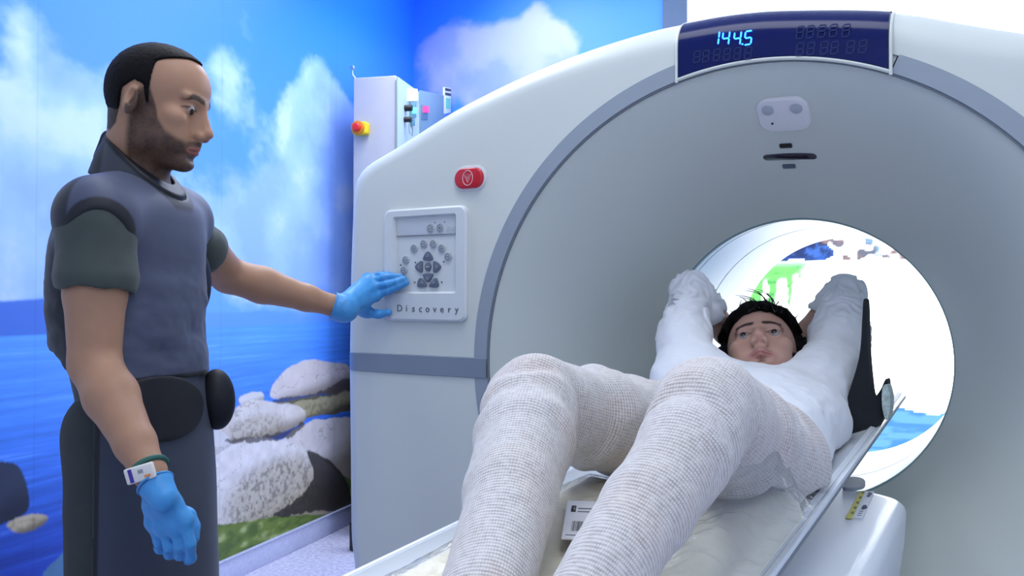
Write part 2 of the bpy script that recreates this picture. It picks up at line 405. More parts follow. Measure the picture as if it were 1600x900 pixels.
# floor: mottled lilac grey vinyl
mf = D.materials.new('vinyl_floor'); mf.use_nodes = True; nn = mf.node_tree.nodes; LL = mf.node_tree.links; bs = nn['Principled BSDF']
tc = nn.new('ShaderNodeTexCoord'); t1 = nn.new('ShaderNodeTexNoise'); t1.inputs['Scale'].default_value = 55; t1.inputs['Detail'].default_value = 8
cr = nn.new('ShaderNodeValToRGB'); cr.color_ramp.elements[0].position = .35; cr.color_ramp.elements[0].color = rgb(168, 166, 196); cr.color_ramp.elements[1].position = .68; cr.color_ramp.elements[1].color = rgb(206, 208, 232)
LL.new(tc.outputs['Object'], t1.inputs['Vector']); LL.new(t1.outputs['Fac'], cr.inputs[0]); LL.new(cr.outputs[0], bs.inputs['Base Color']); bs.inputs['Roughness'].default_value = .35
ring4 = [(c0 + (c0 - c1).normalized() * 3.3), c1, c2, c3]
def polyslab(name, z0, z1, m):
    bm = bmesh.new(); vs = [bm.verts.new((p.x, p.y, z0)) for p in ring4]; f = bm.faces.new(vs)
    e = bmesh.ops.extrude_face_region(bm, geom=[f]); bmesh.ops.translate(bm, vec=(0, 0, z1 - z0), verts=[g for g in e['geom'] if isinstance(g, bmesh.types.BMVert)])
    tag(obj(name, bm, m, smooth=False), kind='structure')
polyslab('floor', -.1, 0, mf)
polyslab('ceiling', CEIL, CEIL + .1, mat('ceiling_paint', rgb(225, 230, 235), rough=.8))
# baseboard: vinyl turned up the wall, with a thin pale top bead
frL = Matrix.Translation((CORNER[0], CORNER[1], 0)) @ Matrix.Rotation(math.atan2(-DL[1], -DL[0]), 4, 'Z')
bm = bmesh.new(); rbox(bm, (2.95, .006, .05), (5.9, .012, .1), .003, 2, frL)
rbox(bm, (2.95, .009, .103), (5.9, .018, .008), .003, 2, frL)
tag(obj('baseboard_left', bm, mat('vinyl_skirting', rgb(176, 182, 214), rough=.35, noise=.08, nscale=60)), kind='structure')
bm = bmesh.new(); rbox(bm, (2.45, -.006, .05), (4.9, .012, .1), .003, 2, fr)
tag(obj('baseboard_back', bm, MATS['vinyl_skirting']), kind='structure')

# ------------------------------------------------------------------ the scanner
M_shell = mat('scanner_shell', rgb(212, 217, 213), rough=.38, noise=.012, nscale=3, spec=.45)
M_bore = mat('bore_shell', rgb(196, 203, 200), rough=.45, noise=.012, nscale=3, spec=.4)
M_grey = mat('accent_grey', rgb(150, 160, 172), rough=.4, noise=.02, nscale=4)
M_band = mat('accent_band', rgb(128, 140, 156), rough=.3, noise=.02, nscale=4)
M_navy = mat('display_glass', rgb(12, 24, 84), rough=.16, spec=.28)
M_seam = mat('seam_grey', rgb(120, 128, 138), rough=.6)
M_black = mat('black_plastic', rgb(22, 24, 30), rough=.4)
ZC = 1.08; R0 = .625; RG = .66; RB = .35; YB = .42; YT = 1.22; YR = 1.32; EDGE = .07
scan = thing('ct_scanner', 'large white ring-shaped medical scanner with a navy number display on top', 'scanner', (0, .6, 0))

# silhouette of the front, counter-clockwise from bottom left going up
half = [(-1.03, .10), (-1.07, .50), (-1.085, .57), (-1.090, .8), (-1.096, 1.05), (-1.092, 1.3), (-1.080, 1.531), (-1.068, 1.565), (-1.035, 1.590), (-.943, 1.624), (-.859, 1.660), (-.74, 1.709), (-.556, 1.764), (-.387, 1.801),
        (-.233, 1.822), (-.147, 1.826), (-.038, 1.826), (.071, 1.815), (.257, 1.781), (.378, 1.739), (.476, 1.705), (.62, 1.66), (.80, 1.59), (.96, 1.51), (1.05, 1.44), (1.085, 1.38), (1.09, 1.2), (1.085, 1.0), (1.06, .56), (1.02, .5), (.985, .10)]
def outline_z(x):
    top = sorted([(r * math.cos(t), ZC + r * math.sin(t)) for t, r in zip(ths, rhos) if math.sin(t) * r > .3])
    return float(np.interp(x, [p[0] for p in top], [p[1] for p in top]))
def rho(th):
    """distance from the bore axis to the silhouette in direction th"""
    d = np.array([math.cos(th), math.sin(th)]); best = None; P = half + [half[0]]
    for a, b in zip(P[:-1], P[1:]):
        a = np.array(a) - (0, ZC); b = np.array(b) - (0, ZC); e = b - a; den = d[0] * e[1] - d[1] * e[0]
        if abs(den) < 1e-9: continue
        t = (a[0] * e[1] - a[1] * e[0]) / den; s = (a[0] * d[1] - a[1] * d[0]) / den
        if t > 0 and -1e-6 <= s <= 1 + 1e-6: best = t if best is None else max(best, t)
    return best
# angles in order, with the directions of the silhouette's corners included
_sp = smoothpoly(half, 8); _lo = [p for p in _sp if p[1] > 1.25]; half_raw = half
half = half[:6] + [p for p in _lo] + half[-5:]
ths = [2 * PI * k / 360 for k in range(360)]
rhos = np.array([rho(t) for t in ths]); 
for _ in range(3): rhos = (np.roll(rhos, 1) * .25 + rhos * .5 + np.roll(rhos, -1) * .25)
def shell_profile(rin, rout, y_end):
    """(radius, depth) from the ring out over the rounded rim and back along the side"""
    e = EDGE; pr = [(rin, .012), (rin, .0), (rin + .3 * (rout - e - rin), -.0), (rin + .7 * (rout - e - rin), 0)]
    for k in range(9):
        a = PI / 2 * k / 8; pr.append((rout - e + e * math.sin(a), e - e * math.cos(a)))
    pr += [(rout - .004, y_end * .5), (rout - .012, y_end - .05), (rout - .04, y_end), (rin, y_end)]
    return pr
P = np.array([[(r * math.cos(t), y, ZC + r * math.sin(t)) for r, y in shell_profile(RG, R, YR)] for t, R in zip(ths, rhos)])
# cut the shell into an upper and a lower cover at the accent band
def cover(name, keep, m):
    idx = [i for i in range(len(ths)) if keep(ths[i])]
    return idx
up0 = math.atan2(0, 1)
PU, PL = [], []
for (t, row) in zip(ths, P):
    (PU if math.sin(t) > 0 or abs(math.sin(t)) < 1e-6 else PL).append((t, row))
tl = PI  # the left side: clamp rows to the band's edges
def clampz(A, lo=None, hi=None):
    A = A.copy()
    if lo is not None: A[..., 2] = np.maximum(A[..., 2], lo)
    if hi is not None: A[..., 2] = np.minimum(A[..., 2], hi)
    return A
top = np.array([r for t, r in PU] + [P[[i for i in range(len(ths)) if ths[i] > PI][0]]])
low = np.array([P[[i for i in range(len(ths)) if ths[i] <= PI][-1]]] + [r for t, r in PL] + [P[0]])
gridmesh('upper_cover', clampz(top, lo=1.083), M_shell, scan)
gridmesh('lower_cover', clampz(low, hi=1.037), M_shell, scan)
# accent band round the waist on both sides
for s in (-1, 1):
    bm = bmesh.new()
    prof = [(s * (R0 + .001), -.004), (s * (1.093 - EDGE), -.004)] + [(s * (1.093 - EDGE + EDGE * math.sin(PI / 2 * k / 8)), EDGE - EDGE * math.cos(PI / 2 * k / 8) - .004) for k in range(1, 9)] + [(s * 1.093, YR - .04), (s * 1.02, YR - .02)]
    rows = []
    for (z, ins) in ((1.034, .006), (1.037, .0), (1.083, .0), (1.086, .006)):
        rows.append([bm.verts.new((x, y + ins, z)) for x, y in prof])
    for a, b in zip(rows[:-1], rows[1:]):
        for k in range(len(prof) - 1): bm.faces.new((a[k], a[k + 1], b[k + 1], b[k]))
    obj('accent_band', bm, M_band, scan)
# grey accent ring, in four arcs: two long side arcs end at the display
def arc_ring(name, a0, a1, r0, r1, y, m, thick=.012, n=60):
    prof = [(r0, y + thick), (r0, y), (r1, y), (r1, y + thick)]
    A = np.array([[(r * math.cos(t), yy, ZC + r * math.sin(t)) for r, yy in prof] for t in np.radians(np.linspace(a0, a1, n))])
    o = gridmesh(name, A, m, scan, sharp=30); return o
aL = math.degrees(math.atan2(math.sqrt(.64 ** 2 - .152 ** 2), -.152)); aR = math.degrees(math.atan2(math.sqrt(.64 ** 2 - .268 ** 2), .268))
arc_ring('accent_ring', aL, 180.2, R0 + .002, RG + .002, -.002, M_grey)
arc_ring('accent_ring', 183.8, 356, R0 + .002, RG + .002, -.002, M_grey)
arc_ring('accent_ring', -0.2, aR, R0 + .002, RG + .002, -.002, M_grey)
arc_ring('accent_ring', aR + .3, aL - .3, R0 + .002, RG + .002, .004, M_shell)
arc_ring('ring_seam', 0, 360, R0 - .002, R0 + .003, .001, M_seam, n=181)
# the flared mouth of the bore
prof = []
for k in range(41):
    s = k / 40; r = R0 - (R0 - RB) * s; prof.append((r, .006 + YB * (.25 * s + .75 * s ** 1.7)))
prof += [(RB - .002, YB + .010), (RB - .001, YB + .02)]
A = np.array([[(r * math.cos(t), y, ZC + r * math.sin(t)) for r, y in prof] for t in np.linspace(0, 2 * PI, 181)[:-1]])
gridmesh('bore_mouth', A, M_bore, scan, closed_u=True)
# tunnel sections with seams, then the rear flare
M_tun = mat('tunnel_plastic', rgb(214, 226, 228), rough=.28, spec=.5)
def rev(name, prof, m, n=120, sharp=35):
    A = np.array([[(r * math.cos(t), y, ZC + r * math.sin(t)) for r, y in prof] for t in np.linspace(0, 2 * PI, n + 1)[:-1]])
    return gridmesh(name, A, m, scan, closed_u=True, sharp=sharp)
rev('bore_rim', [(RB - .001, YB + .02), (RB - .006, YB + .024), (RB - .006, YB + .036), (RB + .001, YB + .040)], mat('rim_grey', rgb(150, 176, 178), rough=.3))
rev('tunnel', [(RB + .001, YB + .04), (RB + .001, YB + .085), (RB + .005, YB + .087), (RB + .005, YB + .091), (RB + .001, YB + .093), (RB + .001, YB + .36), (RB + .005, YB + .362), (RB + .005, YB + .367), (RB + .001, YB + .369), (RB + .001, YT)], M_tun)
rev('rear_mouth', [(RB + .001, YT), (RB + .006, YT + .006), (RB + .012, YT + .02), (RB + .05, YT + .08), (RG, YR)], M_tun)

# number display, wrapped over the top rim
xs = np.linspace(-.147, .259, 60); rows = []
for x in xs:
    z0 = ZC + math.sqrt(.630 ** 2 - x * x) + .0; zt = outline_z(x) + .003; e = EDGE + .006; col = [(x, -.001, z0), (x, -.008, z0 + .002)]
    for k in range(1, 9): col.append((x, -.008, z0 + (zt - e - z0) * k / 8))
    for k in range(1, 9): a = PI / 2 * k / 8; col.append((x, -.008 + e - e * math.cos(a), zt - e + e * math.sin(a)))
    col += [(x, .2, zt + .001), (x, .205, zt - .02)]
    rows.append(col)
disp = gridmesh('number_display', np.array(rows), M_navy, scan, sharp=60)
# pale frame strips at its sides
bm = bmesh.new()
for x in (-.151, .263):
    z0 = ZC + math.sqrt(.626 ** 2 - x * x) - .004; zt = outline_z(x); e = EDGE + .006
    pl = [(x, -.006, z0), (x, -.006, zt - e)] + [(x, -.006 + e - e * math.cos(PI / 2 * k / 8), zt - e + e * math.sin(PI / 2 * k / 8)) for k in range(1, 9)] + [(x, .2, zt)]
    tube(bm, pl, .0032, 8)
tube(bm, [(x, -.004, ZC + math.sqrt(.628 ** 2 - x * x)) for x in np.linspace(-.151, .263, 40)], .004, 8)
obj('display_frame', bm, M_shell, scan)
# seven-segment figures
SEG = {'0': 'abcdef', '1': 'bc', '4': 'bcfg', '5': 'acdfg', '8': 'abcdefg'}
def digit(bm, cx, cz, w, h, ch, y, slant=.12, t=.0028):
    S = {'a': ((-1, 1), (1, 1)), 'b': ((1, 1), (1, 0)), 'c': ((1, 0), (1, -1)), 'd': ((-1, -1), (1, -1)), 'e': ((-1, 0), (-1, -1)), 'f': ((-1, 1), (-1, 0)), 'g': ((-1, 0), (1, 0))}
    for s in SEG[ch]:
        (x0, z0), (x1, z1) = S[s]; a = V((x0 * w / 2, z0 * h / 2)); b = V((x1 * w / 2, z1 * h / 2)); d = (b - a).normalized(); a += d * t * .7; b -= d * t * .7; n = V((-d.y, d.x)) * t / 2
        q = [a + n, a + d * t * -.5, a - n, b - n, b + d * t * .5, b + n]
        slab(bm, [(cx + p.x + p.y * slant, cz + p.y) for p in q], y, y + .0022)
M_led = mat('lit_figures', rgb(60, 140, 255), rough=.4, emit=rgb(40, 120, 255), estr=5)
M_dim = mat('unlit_figures', rgb(40, 52, 104), rough=.45, spec=.3)
def onface(px, py, y=-.009):
    r = at(px, py, 1) - CAM; t = (y - CAM.y) / r.y; return CAM + t * r
bm = bmesh.new()
for ch, px in zip('1445', (1118, 1134, 1152, 1169)):
    q = onface(px, 60 if px < 1160 else 59); digit(bm, q.x, q.z, .0135, .027, ch, -.0098)
q = onface(1160, 69); slab(bm, disc(q.x, q.z, .0018, n=10), -.0098, -.0075)
obj('lit_number', bm, M_led, disp)
for (px, py) in [(1089, 91), (1103, 90), (1120, 88), (1136, 87), (1152, 86), (1169, 85), (1250, 53), (1266, 52), (1284, 51), (1302, 50), (1322, 50),
                 (1250, 79), (1267, 78), (1288, 77), (1304, 77), (1329, 76), (1348, 75)]:
    q = onface(px, py); bm = bmesh.new(); digit(bm, q.x, q.z + .003, .0125, .023, '8', -.0092, t=.0022); obj('unlit_figure', bm, M_dim, disp)

# emergency stop button
q = onface(735, 279, 0); es = bmesh.new(); slab(es, rrect(q.x, q.z, .094, .062, .03), -.003, .002, .0015)
eo = obj('stop_button_bezel', es, mat('pale_bezel', rgb(214, 216, 222), rough=.4), scan)
bm = bmesh.new(); slab(bm, rrect(q.x, q.z, .082, .050, .0248, 10), -.012, -.001, .005, 4)
eb = obj('emergency_stop_button', bm, mat('stop_red', rgb(196, 24, 44), rough=.3, coat=.3), scan)
bm = bmesh.new(); M_white = mat('white_mark', rgb(236, 200, 210), rough=.5)
c = [(q.x + .0145 * math.cos(a), -.0125, q.z + .018 * math.sin(a)) for a in np.linspace(0, 2 * PI, 25)[:-1]]; tube(bm, c, .0009, 6, True)
tube(bm, [(q.x - .0095, -.0125, q.z + .0075), (q.x + .0095, -.0125, q.z + .0075), (q.x, -.0125, q.z - .011)], .0009, 6, True)
tube(bm, [(q.x - .004, -.0125, q.z + .004), (q.x + .004, -.0125, q.z + .004), (q.x, -.0125, q.z - .004)], .0007, 6, True)
obj('stop_symbol', bm, M_white, eb)

# control panel
cx, cz, W_, H_ = -.807, 1.313, .256, .284
pan = bmesh.new(); outer = rrect(cx, cz, W_, H_, .02, 8); inner = rrect(cx + .0, cz + .025, W_ - .06, H_ - .088, .006, 8)
def bezel(bm, outer, inner, y0, yin, r=.004):
    n = len(outer); O0 = [bm.verts.new((x, .002, z)) for x, z in outer]; O1 = [bm.verts.new((x, y0 + r, z)) for x, z in outer]
    cxx = sum(p[0] for p in outer) / n; czz = sum(p[1] for p in outer) / n
    O2 = [bm.verts.new((x + (cxx - x) * r / .12, y0, z + (czz - z) * r / .12)) for x, z in outer]
    I0 = [bm.verts.new((x, y0, z)) for x, z in inner]; I1 = [bm.verts.new((x + (cxx - x) * .05, yin, z + (cz + .025 - z) * .05)) for x, z in inner]
    for A, B in ((O0, O1), (O1, O2), (O2, I0), (I0, I1)):
        for k in range(n): bm.faces.new((A[k], A[(k + 1) % n], B[(k + 1) % n], B[k]))
    bm.faces.new(I1)
bezel(pan, outer, inner, -.013, -.002)
panel = obj('control_panel', pan, mat('panel_plastic', rgb(212, 217, 220), rough=.4), scan, sharp=25)
bm = bmesh.new(); slab(bm, rrect(cx + .0, cz + .098, W_ - .074, .048, .003), -.0045, -.001, .001)
obj('panel_top_strip', bm, mat('strip_grey', rgb(200, 206, 214), rough=.45), panel)
bm = bmesh.new(); slab(bm, rrect(cx, cz + .0735, W_ - .074, .0016, .0006, 2), -.0055, -.001); obj('panel_line', bm, M_seam, panel)
M_btn = mat('button_grey', rgb(176, 182, 190), rough=.45); M_dk = mat('button_dark', rgb(98, 108, 126), rough=.45); M_ic = mat('icon_grey', rgb(96, 104, 116), rough=.5); M_lt = mat('icon_pale', rgb(186, 194, 206), rough=.5)
def pan_pt(px, py): r = onface(px, py, -.004); return r.x, r.z
def button(px, py, r=.0105, icon=0):
    x, z = pan_pt(px, py); b = bmesh.new(); slab(b, disc(x, z, r, r * 1.05, 24), -.0065, -.001, .0015); o = obj('button', b, M_btn, panel)
    b = bmesh.new()
    tube(b, [(x + r * .62 * math.cos(a), -.0068, z + r * .7 * math.sin(a)) for a in np.linspace(0, 2 * PI, 17)[:-1]], .0006, 5, True)
    if icon % 3 == 0: tube(b, [(x - r * .35, -.0068, z - r * .2), (x + r * .35, -.0068, z + r * .2)], .0007, 5)
    if icon % 3 != 0: tube(b, [(x - r * .35, -.0068, z), (x + r * .35, -.0068, z)], .0007, 5)
    if icon % 3 == 1: tube(b, [(x, -.0068, z - r * .4), (x, -.0068, z + r * .4)], .0007, 5)
    obj('button_icon', b, M_ic, o)
for i, (px, py) in enumerate([(673, 357), (688, 356), (634, 406), (631, 422), (647, 388), (662, 381), (677, 381), (690, 388), (700, 401)]): button(px, py, .0105 if py > 370 else .0115, i)
def arrow(px, py, shape, rot):
    x, z = pan_pt(px, py); ca, sa = math.cos(rot), math.sin(rot)
    pts = smoothpoly(shape, 4); pts = [(x + a * ca - b * sa, z + a * sa + b * ca) for a, b in pts]
    b = bmesh.new(); slab(b, pts, -.0075, -.001, .001); o = obj('arrow_button', b, M_dk, panel)
    b = bmesh.new(); t = [(-.004, -.001), (0, .005), (.004, -.001)]; tube(b, [(x + a * ca - c * sa, -.0077, z + a * sa + c * ca) for a, c in t], .0008, 5, True); obj('arrow_icon', b, M_lt, o)
tri = [(-.0145, -.009), (0, -.011), (.0145, -.009), (.010, .003), (0, .0115), (-.010, .003)]
for px, py, r in ((669, 400, 0), (669, 434, PI), (655, 417, PI / 2), (683, 417, -PI / 2)): arrow(px, py, tri, r)
foot = [(-.013, -.010), (.012, -.010), (.010, -.001), (-.004, .012), (-.012, .006)]
arrow(660, 442, foot, 0); arrow(678, 442, [(-x, z) for x, z in foot], 0)
x, z = pan_pt(669, 417); b = bmesh.new(); slab(b, disc(x, z, .0095, .011, 24), -.007, -.001, .001); o = obj('round_button', b, M_dk, panel)
b = bmesh.new(); rbox(b, (x, -.0072, z), (.010, .001, .0025), .0004, 1); obj('button_mark', b, M_lt, o)
for px, py in ((680, 348), (695, 347), (649, 410), (693, 409), (648, 441), (690, 441), (626, 414)):
    x, z = pan_pt(px, py); b = bmesh.new(); slab(b, disc(x, z, .0014, n=8), -.0055, -.001); obj('indicator_dot', b, M_black, panel)
b = bmesh.new()
for i in range(3):
    for j in range(2):
        x, z = pan_pt(701 + 7.5 * i, 357 + 7 * j); slab(b, rrect(x, z, .011, .009, .001, 2), -.0053, -.001)
obj('key_lamps', b, mat('lamp_pale', rgb(184, 190, 198), rough=.5), panel)

def text(name, body, loc, size, m, parent, M=None, ext=.0006, space=1.0, align='CENTER', weight=0):
    cu = D.curves.new(name, 'FONT'); cu.body = body; cu.size = size; cu.extrude = ext; cu.align_x = align; cu.align_y = 'CENTER'; cu.space_character = space; cu.offset = weight
    to = D.objects.new('tmp', cu); COL.objects.link(to); bpy.context.view_layer.update()
    me = D.meshes.new_from_object(to.evaluated_get(bpy.context.evaluated_depsgraph_get())); D.objects.remove(to)
    me.transform(M if M else Matrix.Translation(loc) @ Matrix.Rotation(PI / 2, 4, 'X')); return link(name, me, m, parent, smooth=False)
q0 = onface(624, 482, -.0135); q1 = onface(713, 484, -.0135); x0, z0, x1, z1 = q0.x, q0.z, q1.x, q1.z
for k, ch in enumerate('Discovery'):
    text('model_lettering', ch, (x0 + (x1 - x0) * (k + .0) / 8.0 + .001, -.0135, z0 + (z1 - z0) * k / 8 - .0), .0235 if k else .024, M_ic, panel, weight=.0001)

# intercom / sensors in the upper mouth of the bore
def flare_y(x, z):
    r = math.hypot(x, z - ZC); s = (R0 - r) / (R0 - RB); return .006 + YB * (.25 * s + .75 * max(s, 0) ** 1.7)
def flare_hit(px, py):
    r = at(px, py, 1) - CAM; t = 1.7
    for _ in range(30):
        q = CAM + r * t; t -= (q.y - flare_y(q.x, q.z)) / r.y * .8
    return CAM + r * t
def flare_frame(px, py, lift=0):
    p = flare_hit(px, py); x, z = p.x, p.z; e = .003
    gx = (flare_y(x + e, z) - flare_y(x - e, z)) / (2 * e); gz = (flare_y(x, z + e) - flare_y(x, z - e)) / (2 * e)
    n = V((gx, -1, gz)).normalized(); xa = V((1, 0, 0)); xa = (xa - n * xa.dot(n)).normalized(); za = xa.cross(-n)
    za = -za if za.z < 0 else za; M = Matrix((xa, -n, za)).transposed().to_4x4(); M.translation = p + n * lift; return M
Mx = flare_frame(1225, 178)
bm = bmesh.new(); slab(bm, rrect(0, 0, .108, .088, .028, 8), -.007, .02, .005, 3, Mx); ic = obj('intercom_plate', bm, mat('plate_pale', rgb(214, 214, 220), rough=.4), scan)
for s in (-1, 1):
    bm = bmesh.new(); slab(bm, disc(s * .029, .018, .0125, n=28), -.0095, -.004, .001, 2, Mx); obj('speaker_grille', bm, mat('grille_grey', rgb(168, 174, 186), rough=.5), ic)
bm = bmesh.new(); slab(bm, disc(-.026, -.018, .0026, n=12), -.0085, -.004, 0, 2, Mx); obj('microphone_hole', bm, M_black, ic)
bm = bmesh.new(); slab(bm, rrect(0, 0, .116, .02, .0095, 6), -.0035, .012, .001, 2, flare_frame(1234, 244)); obj('laser_window', bm, mat('laser_glass', rgb(30, 32, 52), rough=.08, coat=.5), scan)
bm = bmesh.new(); slab(bm, rrect(0, 0, .026, .012, .002, 3), -.003, .012, 0, 2, flare_frame(1228, 227)); obj('sensor_window', bm, M_black, scan)
bm = bmesh.new(); slab(bm, rrect(0, 0, .028, .013, .002, 3), -.003, .012, 0, 2, flare_frame(1233, 259)); obj('sensor_window', bm, mat('sensor_grey', rgb(84, 94, 112), rough=.3), scan)
# plinth
bm = bmesh.new(); slab(bm, [(-.93, 0), (.93, 0), (.95, .14), (-.95, .14)], .05, YR - .05, .01); obj('plinth', bm, M_grey, scan)
adopt(scan)

# ------------------------------------------------------------------ electrical cabinet in the corner
P0 = at(619, 466, 4.25); ex = V((.954, .299, 0)); ey = V((-.299, .954, 0)); fc = Matrix((ex, ey, V((0, 0, 1)))).transposed().to_4x4(); fc.translation = (P0.x, P0.y, 0)
Wc, Dc, Hc = .24, .62, 2.375
cab = thing('electrical_cabinet', 'tall pale grey switch cabinet with indicator lamps in the corner behind the scanner', 'cabinet', (P0.x, P0.y, 0))
M_cab = mat('cabinet_enamel', rgb(176, 174, 178), rough=.45, noise=.02); M_cabs = mat('cabinet_side', rgb(148, 168, 180), rough=.4, noise=.02)
bm = bmesh.new(); rbox(bm, (-Wc / 2 - .003, Dc / 2, Hc / 2 - .0), (Wc - .006, Dc, Hc), .006, 3, fc); obj('cabinet_body', bm, M_cab, cab)
bm = bmesh.new(); rbox(bm, (.0, Dc / 2, Hc / 2 - .0), (.012, Dc - .008, Hc - .014), .004, 2, fc); sd = obj('control_door', bm, M_cabs, cab)
bm = bmesh.new(); rbox(bm, (-.006, -.003, Hc / 2 - .01), (.006, .008, Hc - .03), .002, 2, fc); obj('door_seam', bm, M_seam, cab)
def on_side(px, py):
    r = at(px, py, 1) - CAM; t = (P0 + ex * .006 - CAM).dot(ex) / r.dot(ex); q = fc.inverted() @ (CAM + r * t); return q.y, q.z
SY = fc @ Matrix.Rotation(PI / 2, 4, 'Z')   # slab x axis -> along the side face, its front towards +x
def plate(name, pts, m, parent, o0=.004, o1=.012, r=.001):
    ys = [on_side(*p) for p in pts]; b = bmesh.new(); slab(b, [(y, z) for y, z in ys], -o1, -o0, r, 2, SY); return obj(name, b, m, parent)
plate('card', [(636, 158), (652, 158), (651, 139), (637, 138)], mat('card_white', rgb(232, 238, 250), rough=.5), sd)
plate('instrument_panel', [(655, 212), (655, 141), (692, 149), (692, 206)], mat('instrument_grey', rgb(110, 138, 160), rough=.5), sd)
pl2 = plate('notice_plate', [(692.5, 178), (692.5, 136), (703.5, 138), (703, 176)], mat('notice_white', rgb(206, 214, 220), rough=.5), sd)
plate('notice_heading', [(694, 141.5), (694, 137.5), (703, 139.5), (703, 143)], M_black, pl2, .012, .0135, 0)
plate('notice_heading', [(694, 148.5), (694, 144.5), (703, 146.5), (703, 150)], M_black, pl2, .012, .0135, 0)
plate('notice_text_area', [(695, 170), (695, 153), (702, 154), (702, 170)], mat('notice_green', rgb(110, 190, 170), rough=.5), pl2, .012, .0135, 0)
plate('lamp_bezel', [(639.5, 184), (639.5, 160), (648, 161), (648, 184)], mat('bezel_teal', rgb(96, 140, 150), rough=.5), sd, .004, .016)
plate('green_lamp', [(642, 177.5), (642, 168), (647, 168.5), (647, 177.5)], mat('lamp_green', rgb(90, 250, 210), rough=.4, emit=rgb(90, 250, 210), estr=1.6), sd, .012, .022)
plate('lamp_bezel', [(656, 187), (656, 164), (666, 165), (666, 187)], mat('bezel_slate', rgb(84, 112, 140), rough=.5), sd, .008, .016)
plate('red_lamp', [(658, 176), (658, 166), (666.5, 166.5), (666.5, 176)], mat('lamp_red', rgb(240, 60, 120), rough=.4, emit=rgb(240, 50, 110), estr=1.0), sd, .012, .022)
plate('small_lamp', [(641, 197), (641, 187), (645, 187), (645, 197)], mat('lamp_off', rgb(80, 130, 140), rough=.4), sd, .006, .018)
for px, py, rr in ((633, 169, .017), (632, 187, .014)):
    y, z = on_side(px, py); Mk = SY @ Matrix.Translation((y, 0, z)); bm = bmesh.new(); slab(bm, disc(0, 0, rr), -.045, -.006, .004, 2, Mk); obj('rotary_knob', bm, M_black, sd)
y, z = on_side(633, 190); bm = bmesh.new(); pts = [(.03, y, z), (.045, y + .01, z - .03), (.035, y + .03, z - .07), (.03, y + .0, z - .06), (.03, y - .01, z - .03)]
tube(bm, [fc @ V(p) for p in pts], .002, 6, True); obj('key_cord', bm, M_seam, sd)
# stop knob on the front: yellow block with a red mushroom head
r = at(566, 202, 1) - CAM; t = (P0 - CAM).dot(ey) / r.dot(ey); q = fc.inverted() @ (CAM + r * t)
FX = fc @ Matrix.Translation((q.x, 0, q.z))
bm = bmesh.new(); slab(bm, rrect(0, 0, .08, .064, .012), -.04, 0, .006, 3, FX); kb = obj('stop_switch_block', bm, mat('safety_yellow', rgb(226, 200, 30), rough=.45), cab)
bm = bmesh.new(); slab(bm, disc(-.006, 0, .035), -.052, -.038, .003, 2, FX); obj('stop_switch_collar', bm, mat('collar_orange', rgb(206, 120, 20), rough=.45), kb)
bm = bmesh.new(); slab(bm, disc(-.006, -.0, .021), -.075, -.05, .008, 4, FX); obj('mushroom_head', bm, mat('knob_red', rgb(214, 40, 40), rough=.35), kb)
bm = bmesh.new(); tube(bm, [fc @ V(p) for p in ((-Wc + .01, .02, Hc - .01), (-Wc - .014, .02, Hc + .02), (-Wc - .016, .02, Hc + .055))], [.006, .006, .004], 8)
rb = Matrix.Translation(fc @ V((-Wc - .016, .02, Hc + .06))); slab(bm, disc(0, 0, .012), -.006, .006, .002, 2, rb); obj('hook', bm, mat('hook_metal', rgb(140, 160, 180), rough=.4, metal=.6), cab)
adopt(cab)
# dark cable box on the floor beside the scanner
q = at(543, 806, 4.05); bm = bmesh.new(); rbox(bm, (0, 0, .07), (.06, .08, .14), .01, 3); rbox(bm, (0, 0, .145), (.045, .06, .02), .006, 2)
o = obj('cable_box', bm, M_black); o.location = (-2.28, 1.45, 0); tag(o, 'small black cable box on the floor by the left wall behind the scanner', 'cable box')

